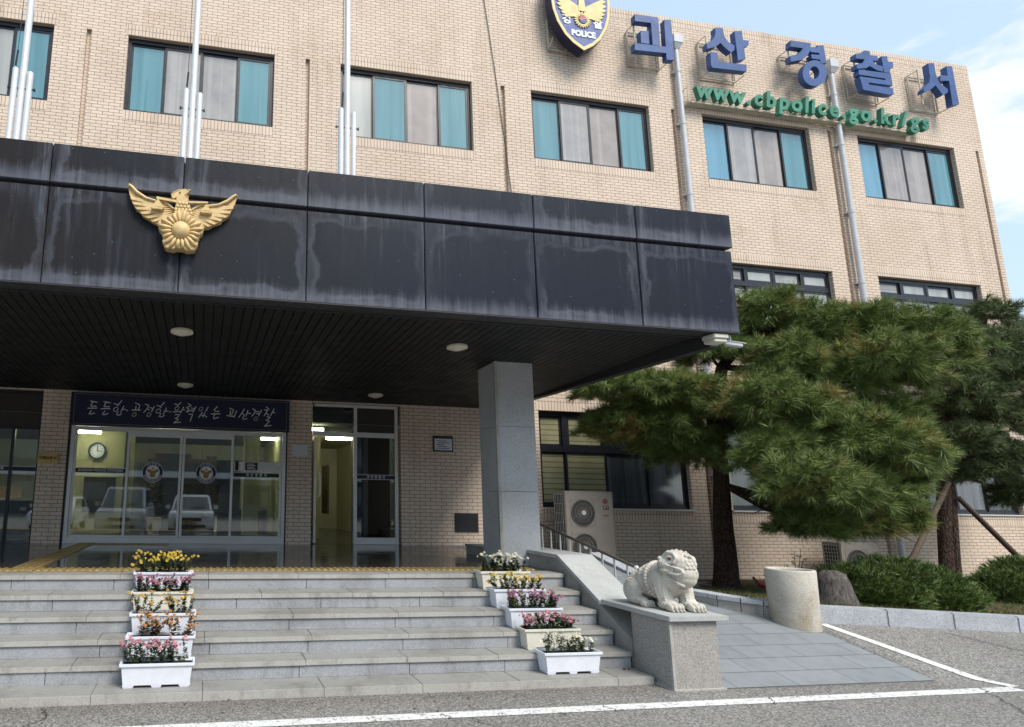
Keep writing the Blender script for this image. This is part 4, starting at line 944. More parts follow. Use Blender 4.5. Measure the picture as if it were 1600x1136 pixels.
# golden eagle
eg = thing('eagle_emblem', 'golden eagle emblem with spread wings and a flower on the black fascia', 'emblem', (-0.297, 5.45, 4.2))
CX = -0.297
W_ = EAGLE['wingL']
def mir(p): return [(2 * CX - x, z) for x, z in p][::-1]
for s_ in (0, 1):
    m = MB(); p = W_ if s_ == 0 else mir(W_)
    m.prism(p, 5.445, 5.495); w = obj('wing', m, 'gold', eg, bevel=.006)
    # feather rows: overlapping blades down the wing
    m = MB()
    tips = [(-.771, 4.376), (-.745, 4.325), (-.71, 4.278), (-.665, 4.236), (-.61, 4.196), (-.552, 4.166), (-.49, 4.150), (-.425, 4.172)]
    for k, (tx, tz) in enumerate(tips):
        bxx, bz = -.39 + .005 * k, 4.335 - .014 * k
        d = Vector((tx - bxx, tz - bz)); n_ = Vector((-d.y, d.x)).normalized() * (.024 - .0008 * k)
        pts = [(bxx, bz), (bxx + d.x * .55 - n_.x * 1.0, bz + d.y * .55 - n_.y), (tx - n_.x * .5, tz - n_.y * .5), (tx + d.x * .02, tz + d.y * .02), (tx + n_.x * .6, tz + n_.y * .6), (bxx + d.x * .55 + n_.x, bz + d.y * .55 + n_.y)]
        if s_: pts = [(2 * CX - x, z) for x, z in pts]
        m.prism(pts, 5.432 - .001 * k, 5.447)
    obj('feathers', m, 'gold', w, bevel=.004)
    m = MB(); rim = [(-.80, 4.508), (-.775, 4.49), (-.722, 4.437), (-.637, 4.386), (-.531, 4.362), (-.47, 4.372), (-.43, 4.345), (-.38, 4.305)]
    if s_: rim = [(2 * CX - x, z) for x, z in rim]
    m.tube([(x, 5.43, z) for x, z in rim], [.012, .016, .017, .016, .015, .013, .012, .01], 8); obj('wing_rim', m, 'gold', w, smooth=True)
    sx = lambda x: x if s_ == 0 else 2 * CX - x
    m = MB(); m.prism([(sx(x), z) for x, z in ((-.535, 4.398), (-.35, 4.384), (-.35, 4.362), (-.535, 4.378))], 5.40, 5.425); m.prism([(sx(x), z) for x, z in ((-.522, 4.372), (-.47, 4.297), (-.57, 4.297))], 5.395, 5.425)
    m.prism([(sx(x), z) for x, z in ((-.58, 4.292), (-.46, 4.292), (-.475, 4.272), (-.565, 4.272))], 5.385, 5.43); obj('scale', m, 'gold', eg, bevel=.004)
m = MB(); m.prism(EAGLE['head'], 5.415, 5.495); hd = obj('head', m, 'gold', eg, bevel=.012)
m = MB()
for r_ in range(5):
    for k in range(-2, 3):
        xx = CX + .005 + (k + .5 * (r_ % 2)) * .032; zz = 4.36 - r_ * .032
        if abs(xx - CX) < .05 + r_ * .012: m.sphere((xx, 5.413, zz), (.018, .008, .019), 8, 5)
obj('neck_feathers', m, 'gold', hd, smooth=True); m = MB(); m.sphere((-.325, 5.41, 4.47), (.009, .008, .009), 8, 5); obj('eye', m, 'gold_dark', hd, smooth=True)
FX, FZ = -0.297, 4.077
m = MB(); n5 = 60
outl = [(FX + (.198 + .022 * math.cos(5 * (t - math.pi / 2)) + .007 * math.cos(20 * t)) * math.cos(t), FZ + (.198 + .022 * math.cos(5 * (t - math.pi / 2)) + .007 * math.cos(20 * t)) * math.sin(t)) for t in [2 * math.pi * k / n5 for k in range(n5)]]
m.prism(outl, 5.395, 5.495); fl = obj('flower', m, 'gold', eg, bevel=.008)
m = MB()
for k in range(20):
    t = 2 * math.pi * (k + .5) / 20; rr = .135 + .008 * math.cos(5 * (t - math.pi / 2))
    rot = Matrix.Rotation(-t, 3, 'Y')
    m.sphere((FX + rr * math.cos(t), 5.39, FZ + rr * math.sin(t)), (.062 + .01 * math.cos(5 * (t - math.pi / 2)), .026, .0195), 10, 6, rot)
obj('petal', m, 'gold', fl, smooth=True)
m = MB(); m.sphere((FX, 5.39, FZ), (.088, .06, .088), 24, 14); obj('dome', m, 'gold', fl, smooth=True)
m = MB(); m.prism([(FX + .118 * math.cos(2 * math.pi * k / 40), FZ + .118 * math.sin(2 * math.pi * k / 40)) for k in range(40)], 5.388, 5.4); obj('recess', m, 'gold_dark', fl)

# slogan board over the door
sg = thing('slogan_board', 'long navy board with white handwritten slogan over the glass doors', 'sign', (-0.36, 10.64, 3.08))
m = MB(); m.box(-2.235, 1.505, 10.585, 10.70, 2.785, 3.345); obj('board', m, 'navy', sg)
m = MB()
for x0, x1, z0, z1 in ((-2.19, 1.46, 3.315, 3.322), (-2.19, 1.46, 2.808, 2.815), (-2.19, -2.183, 2.815, 3.315), (1.453, 1.46, 2.815, 3.315)): m.box(x0, x1, 10.581, 10.5845, z0, z1)
obj('border_line', m, 'guard_grey', sg)
m = MB()
for st in SLOGAN:
    pts = [Vector((x, 0, z)) for x, z in st]; w = .0072
    for p, q in zip(pts[:-1], pts[1:]):
        d = (q - p)
        if d.length < 1e-4: continue
        d.normalize(); n_ = Vector((-d.z, 0, d.x)) * w; e = d * w * .7
        A, B_, C_, D = p - e - n_, q + e - n_, q + e + n_, p - e + n_
        m.hexa([(A.x, 10.579, A.z), (B_.x, 10.579, B_.z), (B_.x, 10.5845, B_.z), (A.x, 10.5845, A.z), (D.x, 10.579, D.z), (C_.x, 10.579, C_.z), (C_.x, 10.5845, C_.z), (D.x, 10.5845, D.z)])
obj('lettering', m, 'white', sg)
# plates on the brickwork
t = thing('brass_plaque', 'small brass plaque with dark writing on the left brick pillar', 'plaque', (-2.57, 10.7, 2.2))
m = MB(); m.box(-2.73, -2.40, 10.69, 10.718, 2.12, 2.31); obj('plate', m, 'brass', t, bevel=.004)
obj('lettering', text_mb('지체보존서', .062, (-2.565, 10.686, 2.215), .004, .002), 'ink', t)
t = thing('paper_notice', 'white paper notice on the brick pillar right of the glass doors', 'notice', (1.73, 10.71, 2.47))
m = MB(); m.box(1.59, 1.875, 10.712, 10.718, 2.37, 2.575); obj('sheet', m, 'paper', t)
m = MB()
for k in range(6): m.box(1.63, 1.80 + .03 * ((k * 7) % 3), 10.7085, 10.7115, 2.40 + k * .026, 2.408 + k * .026)
obj('text_lines', m, 'pole', t)
t = thing('framed_notice', 'small dark framed notice on the brick wall beside the column', 'notice', (4.46, 10.7, 2.68))
m = MB(); m.box(4.265, 4.655, 10.695, 10.718, 2.535, 2.83); obj('frame', m, 'frame', t)
m = MB(); m.box(4.288, 4.632, 10.690, 10.6945, 2.56, 2.775); obj('sheet', m, 'paper', t)
m = MB()
for k in range(5): m.box(4.32 + .03 * (k % 2), 4.58 - .05 * (k % 3), 10.686, 10.6895, 2.59 + k * .034, 2.602 + k * .034)
obj('text_lines', m, 'ink', t)
t = thing('wall_vent', 'black rectangular vent low on the brick wall beside the column', 'vent', (4.89, 10.7, 1.23))
m = MB(); m.box(4.662, 5.12, 10.70, 10.718, 1.06, 1.40); obj('plate', m, 'dark_grille', t)
m = MB()
for k in range(9): m.box(4.69, 5.09, 10.694, 10.70, 1.085 + k * .034, 1.10 + k * .034)
obj('louvre', m, 'dark_grille', t)

# ================================================================== ROOF SIGNS
names = {'괴': ('blue block letter on the facade, just right of the shield', 0), '산': ('blue block letter, second of five, left above the web address', 1), '경': ('blue block letter with a ring, touching the right downpipe', 2),
         '찰': ('blue block letter, fourth of five, with three stacked bars', 3), '서': ('blue block letter nearest the right corner of the roof', 4)}
for ch, (lab, k) in names.items():
    polys = LETTERS[ch]
    xs = [p[0] for q in polys for p in q]; zs = [p[1] for q in polys for p in q]
    t = thing('sign_letter', lab, 'sign letter', ((min(xs) + max(xs)) / 2, 10.5, min(zs)), 'blue station name letters')
    m = MB()
    for i, q in enumerate(polys): m.prism(q, 10.32 + .0015 * i, 10.45)
    if ch == '경': m.prism(LETTERS['경O'][0], 10.326, 10.45, [LETTERS['경O'][1]])
    obj('letter', m, 'sign_blue', t)
    x0, x1, z0, z1 = min(xs) + .12, max(xs) - .1, min(zs) + .03, max(zs) - .15
    m = MB()
    for z in (z0, z1): m.box(x0, x1, 10.665, 10.69, z - .014, z + .014)
    for x in (x0, x1): m.box(x - .014, x + .014, 10.665, 10.692, z0, z1)
    for x in (x0, x1):
        for z in (z0, z1): m.tube([(x, 10.44, z), (x, YF, z)], .011, 6)
    m.box(x0, x0 + .028, 10.452, 10.475, z0, z1)
    obj('bracket', m, 'sign_frame', t)
t = thing('web_address_sign', 'green web address lettering on a cream rail below the station name', 'sign', (13.6, 10.5, 10.6))
def bold_text():
    m = MB(); x = 10.50; body = 'www.cbpolice.go.kr/gs'
    # separately spaced glyphs, thick and slightly slanted
    wd = {'w': .44, '.': .2, 'i': .185, 'l': .185, 'r': .27, '/': .26, 'c': .325, 's': .30}
    for ch in body:
        w = wd.get(ch, .36); i0 = len(m.v)
        text_mb(ch, .56, (x + w / 2, 10.46, 10.795), .11, .019, .18, mb=m)
        x += w
    return m, x
m, xe = bold_text(); k_ = (16.93 - 10.50) / (xe - 10.50)
m.v = [(10.50 + (x - 10.50) * k_, y, z) for x, y, z in m.v]
obj('lettering', m, 'sign_green', t)
m = MB()
m.box(10.42, 16.55, 10.55, 10.70, 10.545, 10.575); m.box(10.42, 16.55, 10.625, 10.645, 10.585, 10.605)
for x in lin(10.45, 16.5, 7): m.tube([(x, 10.46, 10.56), (x, YF, 10.56)], .012, 6); m.tube([(x, 10.6, 10.6), (x, 10.6, 10.85)], .011, 6)
m.tube([(10.44, 10.6, 10.56), (10.44, 10.6, 10.95), (10.44, YF, 10.95)], .012, 6)
obj('rail', m, 'sign_frame', t)
# shield
sh = thing('police_shield', 'blue shield sign with golden eagle and white POLICE lettering', 'sign', (7.715, 10.4, 11.25))
half = [(0, 11.235), (.24, 11.385), (.43, 11.57), (.60, 11.87), (.69, 12.16), (.725, 12.5), (.73, 12.85), (.70, 13.02), (.42, 13.06), (.2, 13.12), (0, 13.2)]
def shl(k, dz=0.0, cx=7.715, cz=12.2):
    r_ = [(cx + x * k, cz + (z - cz) * k + dz) for x, z in half]; l_ = [(2 * cx - x, z) for x, z in r_[1:-1]][::-1]
    return r_ + l_
m = MB(); m.prism(shl(1.0), 10.345, 10.55); obj('body', m, 'navy', sh)
m = MB(); m.prism(shl(0.985), 10.335, 10.3445, [shl(.895)[::-1]]); obj('border', m, 'ivory_yellow', sh)
m = MB(); m.prism(shl(0.894), 10.339, 10.3445); obj('field', m, 'shield_blue', sh)
m = MB(); cx, cz = 7.722, 11.985
for s_ in (-1, 1):
    for k in range(6):
        an = R(62 - k * 17); L = .66 - k * .052
        bxx, bz = cx + s_ * .06, 12.26 - k * .03
        tx, tz = bxx + s_ * L * math.cos(an * .55), bz + L * math.sin(an * .55) * .75
        n_ = .045
        pts = [(bxx, bz - n_), (tx - s_ * .06, tz - n_), (tx, tz), (tx - s_ * .1, tz + n_), (bxx, bz + n_)]
        m.prism(pts[::s_], 10.325 - .0012 * k, 10.3385)
m.prism([(cx - .055, 12.55), (cx + .06, 12.55), (cx + .09, 12.2), (cx - .09, 12.2)], 10.316, 10.3385)
obj('eagle', m, 'ivory_yellow', sh)
m = MB()
for k in range(20):
    t_ = 2 * math.pi * k / 20; m.sphere((cx + .15 * math.cos(t_), 10.326, cz + .15 * math.sin(t_)), (.062, .012, .024), 8, 5, Matrix.Rotation(-t_, 3, 'Y'))
obj('flower', m, 'ivory_yellow', sh, smooth=True)
hc = lambda a0, a1, r_: [(cx + r_ * math.cos(R(a)), cz + r_ * math.sin(R(a))) for a in lin(a0, a1, 16)]
m = MB(); m.prism(hc(0, 180, .088), 10.308, 10.316); obj('red_half', m, 'red', sh)
m = MB(); m.prism(hc(180, 360, .088), 10.308, 10.316); obj('blue_half', m, 'shield_blue', sh)
m = MB(); m.tube([(cx - .085, 10.306, cz), (cx - .045, 10.306, cz - .025), (cx, 10.306, cz), (cx + .045, 10.306, cz + .025), (cx + .085, 10.306, cz)], .007, 6); obj('wave_line', m, 'white', sh)
m = text_mb('POLICE', .19, (7.725, 10.328, 11.64), .01, .010, width=.57); obj('lettering', m, 'white', sh)
obj('side_lettering', text_mb('경', .24, (7.345, 10.328, 11.94), .01, .008), 'white', sh); obj('side_lettering', text_mb('찰', .24, (8.09, 10.328, 11.93), .01, .008), 'white', sh)
m = MB(); m.box(7.10, 7.9, 10.66, 10.70, 11.44, 11.47); m.tube([(7.12, 10.52, 11.62), (7.12, YF, 11.45)], .014, 6); m.tube([(7.5, 10.52, 11.5), (7.5, YF, 11.45)], .014, 6); m.box(7.09, 7.12, 10.66, 10.70, 11.45, 12.2)
obj('bracket', m, 'sign_frame', sh)
# downpipes
def downpipe(x, lab):
    t = thing('downpipe', lab, 'drainpipe', (x, 10.62, 0.2), 'downpipes on the brick facade')
    m = MB(); m.tube([(x, 10.62, .2), (x, 10.62, 6), (x, 10.62, 11.95)], .055, 14); obj('pipe', m, 'pipe', t, smooth=True)
    m = MB(); m.box(x - .115, x + .115, 10.50, 10.717, 12.0, 12.2); m.hexa([(x - .06, 10.56, 11.88), (x + .06, 10.56, 11.88), (x + .06, 10.68, 11.88), (x - .06, 10.68, 11.88), (x - .11, 10.505, 12.0), (x + .11, 10.505, 12.0), (x + .11, 10.71, 12.0), (x - .11, 10.71, 12.0)])
    obj('hopper', m, 'pipe', t)
    for z in (2.2, 4.4, 6.6, 8.3, 10.0, 11.3):
        m = MB(); m.tube([(x, 10.62, z), (x, 10.62, z + .07)], .062, 14); m.box(x - .09, x + .09, 10.655, 10.717, z + .015, z + .05); obj('bracket', m, 'pipe', t)
downpipe(10.25, 'grey white downpipe beside the first blue letter'); downpipe(14.46, 'grey white downpipe crossing the green web address')
# hanging cable
m = MB(); m.tube([(5.6, 10.70, 12.8), (5.85, 10.70, 10.5), (6.08, 10.70, 8.0), (6.15, 10.70, 5.0)], .008, 5); tag(obj('cable', m, 'ink'), 'thin dark cable hanging down the brick left of the shield', 'cable')
# camera and junction box
t = thing('junction_box', 'cream junction box under the right corner of the canopy', 'box', (5.55, 5.58, 3.42))
m = MB(); m.box(5.455, 5.64, 5.515, 5.69, 3.435, 3.4865); obj('lid', m, 'ivory', t, bevel=.008)
m = MB(); m.box(5.465, 5.63, 5.53, 5.68, 3.395, 3.434); obj('box', m, 'ivory', t, bevel=.008)
t = thing('security_camera', 'small grey security camera under the canopy corner', 'camera', (5.7, 5.6, 3.38))
m = MB(); mm = Matrix.Translation((5.735, 5.57, 3.385)) @ Matrix.Rotation(R(12), 4, 'Y') @ Matrix.Rotation(R(-20), 4, 'Z')
m.box(-.09, .09, -.028, .028, -.022, .022); m.v = [tuple(mm @ Vector(v)) for v in m.v]; obj('housing', m, 'pipe', t, bevel=.008)
m = MB(); m.box(-.10, .115, -.034, .034, .023, .029); m.v = [tuple(mm @ Vector(v)) for v in m.v]; obj('sunshield', m, 'pole', t)
m = MB(); m.tube([(.0905, 0, 0), (.10, 0, 0)], .017, 10); m.v = [tuple(mm @ Vector(v)) for v in m.v]; obj('lens', m, 'black', t)
m = MB(); m.tube([(5.70, 5.57, 3.40), (5.70, 5.57, 3.487)], .012, 8); obj('mount', m, 'pole', t)

# ================================================================== ENTRANCE STEPS
steps = thing('entrance_steps', 'wide flight of worn grey granite steps up to the porch', 'steps', (-0.4, 5.25, 0))
SY = [5.25, 5.53, 5.775, 6.02, 6.295, 6.59]; SZ = [0.07, 0.22, 0.37, 0.52, 0.67, 0.82]
SXL, SXR = -5.2, 4.185
rnd = random.Random(11)
offs = [-0.36, 0.05, 0.62, 0.30, -0.15, 0.42]
for k in range(6):
    tr = MB(); ns = MB(); back = SY[k + 1] + 0.05 if k < 5 else 6.85
    th = 0.045 if k else 0.075
    x = SXL; first = True
    while x < SXR - .05:
        L = rnd.uniform(.86, 1.08)
        if first: L = 1.0 + offs[k]; first = False
        x1 = min(x + L, SXR)
        if SXR - x1 < .3: x1 = SXR
        dz = rnd.uniform(-.0015, .0015); dy = rnd.uniform(-.003, .003)
        tr.box(x + .002, x1 - .002, SY[k] + dy + .010, back, SZ[k] - th, SZ[k] + dz)
        ns.box(x + .002, x1 - .002, SY[k] + dy, SY[k] + dy + .0098, SZ[k] - th + .001, SZ[k] + dz - .003)
        x = x1
    obj('tread', tr, 'granite_tread', steps, bevel=.003); obj('nosing', ns, 'granite_nosing', steps)
    if k < 5:
        rs = MB(); x = SXL; first = True; j = MB(); j.box(SXL, SXR - .01, SY[k + 1] + .045, SY[k + 1] + .1, SZ[k] - .03, SZ[k + 1] - .046)
        while x < SXR - .05:
            L = rnd.uniform(.86, 1.08)
            if first: L = 1.0 + offs[k + 1] - .01; first = False
            x1 = min(x + L, SXR)
            if SXR - x1 < .3: x1 = SXR
            rs.box(x + .003, x1 - .003, SY[k + 1] + .016, SY[k + 1] + .055, SZ[k] + .002, SZ[k + 1] - .047); x = x1
        obj('riser', rs, 'granite_riser', steps); obj('riser_joint', j, 'joint', steps)
m = MB(); m.box(SXL, SXR - .02, 5.62, 6.9, -.05, .06); m.box(SXL, SXR - .02, 6.45, 6.8, .06, .60); obj('step_core', m, 'joint', steps)
m = MB(); m.box(-5.3, 4.44, 6.852, 11.0, 0.4, PF); struct('porch_floor', m, 'floor')
m = MB(); x = -5.0
rnd = random.Random(5)
while x < 3.75:
    for k in range(1): pass
    m.box(x, x + .296, 6.86, 7.14, PF + .001, PF + .006)
    for q in range(4):
        xx = x + .03 + q * .075
        m.hexa([(xx, 6.875, PF + .006), (xx + .04, 6.875, PF + .006), (xx + .04, 7.125, PF + .006), (xx, 7.125, PF + .006), (xx + .008, 6.885, PF + .017), (xx + .032, 6.885, PF + .017), (xx + .032, 7.115, PF + .017), (xx + .008, 7.115, PF + .017)])
    x += .3
y = 7.16
while y < 10.6:
    m.box(-1.99, -1.70, y, y + .296, PF + .001, PF + .006)
    for q in range(4): m.box(-1.96 + q * .07, -1.925 + q * .07, y + .01, y + .286, PF + .006, PF + .014)
    y += .3
x = -1.69
while x < -0.5: m.box(x, x + .296, 10.46, 10.70, PF + .001, PF + .010); x += .3
tag(obj('tactile_paving', m, 'yellow_tile'), 'yellow ribbed tactile paving strip along the porch edge and to the doors', 'tactile paving')
# cheek wall and pedestal
ck = thing('cheek_wall', 'sloping granite side wall between the steps and the ramp', 'wall', (4.4, 6.2, 0))
def yz_prism(mb, poly, x0, x1):
    n = len(poly); i = len(mb.v); mb.v += [(x0, y, z) for y, z in poly] + [(x1, y, z) for y, z in poly]
    tris = tessellate_polygon([[Vector((y, z, 0)) for y, z in poly]])
    for t in tris: mb.f.append(tuple(i + k for k in t)); mb.mi.append(mb.cur); mb.f.append(tuple(i + n + k for k in t[::-1])); mb.mi.append(mb.cur)
    for k in range(n):
        k2 = (k + 1) % n; mb.f.append((i + k, i + k2, i + n + k2, i + n + k)); mb.mi.append(mb.cur)
m = MB(); yz_prism(m, [(5.56, 0), (7.39, 0), (7.39, 0.975), (6.74, 0.975), (5.56, 0.33)], 4.215, 4.63); obj('wall', m, 'cheek', ck, fix=True)
m = MB(); yz_prism(m, [(6.735, 0.978), (7.40, 0.978), (7.40, 1.022), (6.725, 1.022)], 4.19, 4.655); yz_prism(m, [(5.99, 0.572), (6.729, 0.976), (6.721, 1.0205), (5.985, 0.618)], 4.195, 4.652)
obj('coping', m, 'granite_cap', ck, fix=True)
m = MB(); m.box(4.40, 4.66, 7.41, 8.95, 0.5, 0.955); obj('ramp_kerb', m, 'cheek', ck)
m = MB(); m.box(4.165, 4.42, 7.912, 9.17, PF, 0.935); m.box(4.15, 4.43, 7.912, 9.185, 0.937, 0.962); obj('low_wall', m, 'cheek', ck)
pd = thing('lion_pedestal', 'speckled granite pedestal with overhanging slab under the stone lion', 'pedestal', (4.46, 5.4, 0))
m = MB(); m.box(4.225, 4.715, 5.055, 5.555, 0, 0.59); obj('body', m, 'granite_pedestal', pd, bevel=.006)
m = MB(); m.box(4.213, 4.24, 5.043, 5.07, 0.012, 0.588); m.box(4.205, 4.735, 5.03, 5.556, 0, 0.012); obj('corner_strip', m, 'granite_nosing', pd)
m = MB(); m.box(4.19, 4.805, 5.01, 5.96, 0.592, 0.637); obj('cap_slab', m, 'granite_cap', pd, bevel=.004)

# ================================================================== STONE LION
def lion():
    m = MB()
    rnd = random.Random(21)
    S = m.sphere
    def limb(p, q, r0, r1, n=7):
        p, q = Vector(p), Vector(q)
        for k in range(n):
            t = k / (n - 1); S(p.lerp(q, t), r0 + (r1 - r0) * t, 14, 9)
    Z = 0.637
    # trunk
    S((4.52, 5.42, .895), (.15, .16, .185), 20, 12); S((4.50, 5.57, .865), (.145, .19, .155), 20, 12); S((4.49, 5.68, .82), (.15, .155, .155), 20, 12); S((4.49, 5.72, .745), (.15, .12, .10), 16, 10)
    S((4.54, 5.34, .93), (.14, .12, .16), 16, 10)
    # hind legs with a haunch line
    for sx in (-1, 1):
        S((4.49 + sx * .115, 5.69, .765), (.068, .125, .12), 14, 9); S((4.49 + sx * .125, 5.62, .688), (.058, .15, .048), 14, 9)
        for k in range(4): S((4.49 + sx * .125 - .045 + k * .03, 5.495, .672), (.019, .045, .032), 10, 7); S((4.49 + sx * .125 - .045 + k * .03, 5.455, .650), (.008, .022, .012), 8, 5)
        for k in range(12):
            an = R(20 + k * 13); S((4.49 + sx * .168 * (1 - .12 * abs(k - 6) / 6), 5.655 + .115 * math.cos(an), .765 + .125 * math.sin(an)), .0105, 8, 5)
        for k in range(9):
            an = R(-20 + k * 40); rr = .018 + .006 * k
            S((4.49 + sx * (.180 - .0035 * k), 5.675 + rr * math.cos(an), .785 + rr * math.sin(an)), .009, 8, 5)
    # front legs and paws
    for px_, py, sx in ((4.445, 5.295, -1), (4.645, 5.265, 1)):
        limb((4.555 + sx * .115, 5.39, .93), (px_ + .004, py + .045, .72), .088, .070, 9)
        S((px_, py + .02, .690), (.080, .098, .055), 16, 9)
        for k in range(4):
            ux = px_ - .058 + k * .039; cy = py - .062 - .014 * (1 - abs(k - 1.5) / 1.5)
            S((ux, cy, .677), (.0225, .048, .037), 10, 7); S((ux, cy - .043, .650), (.010, .022, .014), 8, 5)
        for k in range(3): limb((px_ - .05 + .045 * k, py - .01, .735), (px_ - .04 + .035 * k, py + .03, .82), .010, .006, 5)
    # spine knobs and collar of bells
    for k in range(9):
        t = k / 8; S((4.495, 5.47 + t * .35, 1.035 - .02 * t - .15 * t * t), (.036, .024, .034), 10, 7)
    for k in range(24):
        an = R(-30 + k * 10.5); S((4.515 - .155 * math.sin(an), 5.485 + .03 * math.cos(an), .890 + .170 * math.cos(an)), .0195, 9, 6)
    for k in range(20):
        an = R(-20 + k * 11); S((4.515 - .152 * math.sin(an), 5.525 + .03 * math.cos(an), .885 + .162 * math.cos(an)), .0135, 8, 6)
    # curling locks on flank and beard locks behind the near leg
    for c0, c1 in ((5.56, .90), (5.55, .80), (5.60, .97)):
        for k in range(11):
            an = R(k * 42); rr = .008 + .0042 * k; S((4.362 + .02 * abs(c1 - .86) / .1, c0 + rr * math.cos(an), c1 + rr * math.sin(an)), .0095, 8, 5)
    for k in range(6): S((4.372 + .004 * k, 5.375 - .008 * k, .83 - .026 * k), .017, 8, 6)
    # head, turned to the steps
    H = Vector((4.55, 5.275, 1.035)); U = Vector((.76, -.65, 0)); N = Vector((-.65, -.76, 0)); V = Vector((0, 0, 1)); q = .00523
    rot = Matrix((U, N, V)).transposed()
    def hp(u, v, n): return H + U * (u * q) + V * (-v * q) + N * n
    S(hp(3, -6, 0), (.142, .138, .125), 26, 16, rot); S(hp(-2, -14, .015), (.118, .125, .092), 22, 14, rot)
    S(hp(8, 10, .015), (.122, .138, .110), 24, 15, rot); S(hp(9, 19, .02), (.102, .125, .085), 22, 14, rot)
    S(hp(-16, -4, .05), (.085, .088, .068), 18, 11, rot); S(hp(-26, -8, .06), (.030, .045, .034), 12, 8, rot); S(hp(-27, -15, .045), (.026, .042, .024), 10, 7, rot)
    S(hp(-17, 5, .065), (.075, .075, .030), 16, 10, rot)
    def ridge(pts, r):
        for (a0, b0, c0), (a1, b1, c1) in zip(pts[:-1], pts[1:]):
            for k in range(7):
                t = k / 6; S(hp(a0 + (a1 - a0) * t, b0 + (b1 - b0) * t, c0 + (c1 - c0) * t), r, 9, 6)
    ridge([(-31, -5, .05), (-17, -4.5, .132), (-6, -2, .150), (3, 1, .150)], .0115)
    ridge([(-29, 3, .055), (-13, 9, .130), (-2, 11, .148), (7, 7, .150), (3, 1, .153)], .0125)
    ridge([(-22, 11, .055), (-14, 19, .09), (-4, 25, .125), (7, 30, .135)], .0105)
    ridge([(-22, -20, .06), (-15, -27, .085), (-6, -26, .118), (-2, -18, .145), (-6, -10, .150)], .0150)
    ridge([(-20, -12, .095), (-13, -9, .13), (-6, -10, .146)], .009)
    for k in range(8): S(hp(-26 + k * 3.7, -0.4 + k * .6, .070 + .082 * math.sin(k / 7 * 1.45)), .0085, 8, 5)
    for k in range(6): S(hp(-22 + k * 4.2, 5.5 + k * .35, .085 + .06 * math.sin(k / 5 * 1.45)), .0075, 8, 5)
    S(hp(-12, -17, .112), .024, 10, 7)
    # overlapping curls of the mane
    for row in range(7):
        for k in range(5):
            u = 7 + k * 5.6 + (row % 2) * 2.8; v = -26 + row * 6.0
            if u > 28 or (k == 0 and row in (3, 4)): continue
            d = .142 ** 2 - ((u - 4) * q * .95) ** 2 - ((v + 1) * q) ** 2
            if d <= .0006: continue
            n0 = math.sqrt(d) * .93
            S(hp(u, v, n0), (.0205, .016, .0205), 10, 7, rot); S(hp(u + .6, v + 1.2, n0 + .012), .0095, 8, 5)
    for k in range(5):
        for j in range(3): S(hp(-14 + k * 7 + j * 3, -31 + abs(k - 2) * 1.6 + j * 3.2, .035 + .03 * j), .015, 8, 6)
    S(hp(24, -13, .04), (.028, .065, .05), 10, 7, rot)
    S(hp(6, 38, .06), (.026, .026, .02), 10, 7, rot)
    # grooves of the beard
    for k in range(6): ridge([(2 + k * 4.4, 18, .128 - .004 * abs(k - 1) ** 2), (4 + k * 3.2, 33, .095 - .006 * abs(k - 1) ** 2)], .0075)
    me = m.mesh('tmp'); o = bpy.data.objects.new('tmp', me); COL.objects.link(o)
    r = o.modifiers.new('r', 'REMESH'); r.mode = 'VOXEL'; r.voxel_size = 0.0043; r.use_smooth_shade = True
    sm_ = o.modifiers.new('s', 'SMOOTH'); sm_.iterations = 1; sm_.factor = .5
    me2 = bpy.data.meshes.new_from_object(o.evaluated_get(bpy.context.evaluated_depsgraph_get()))
    bpy.data.objects.remove(o); bpy.data.meshes.remove(me)
    return me2, hp
lt = thing('stone_lion', 'carved pale stone lion crouching on the granite pedestal', 'statue', (4.55, 5.5, 0.637))
me, hp = lion(); me.name = 'body'
me.transform(Matrix.Translation((-4.55, -5.5, -0.637)))
me.materials.append(MT['lion']); me.polygons.foreach_set('use_smooth', [True] * len(me.polygons))
lo_ = bpy.data.objects.new('body', me); COL.objects.link(lo_); lo_.parent = lt; WL[lo_.name] = WL[lt.name]
m = MB(); m.sphere(tuple(hp(-12, -17, .124)), .017, 12, 8); obj('eye', m, 'pupil', lt, smooth=True)

# ================================================================== HANDRAIL
hr = thing('handrail', 'low steel handrail with slim posts sloping down beside the ramp', 'handrail', (4.88, 7.2, 0.4))
m = MB(); m.tube([(4.88, 6.28, .925), (4.88, 8.3, 1.335), (4.88, 8.75, 1.36)], .019, 10); obj('rail', m, 'rail_dark', hr, smooth=True)
m = MB(); m.sphere((4.88, 6.27, .922), .026, 10, 7); obj('end_cap', m, 'steel', hr, smooth=True)
for k in range(10):
    y = 6.42 + k * .218
    m = MB(); m.tube([(4.88, y, rz(y)), (4.88, y, .925 + (y - 6.28) * .203 - .012)], .0115, 8); obj('post', m, 'aluminium', hr, smooth=True)
m = MB(); yz_prism(m, [(5.6, 0.02), (8.78, 0.02), (8.78, 0.88), (5.6, rz(5.6) + .06)], 4.66, 4.735); obj('base_kerb', m, 'cheek', hr, fix=True)

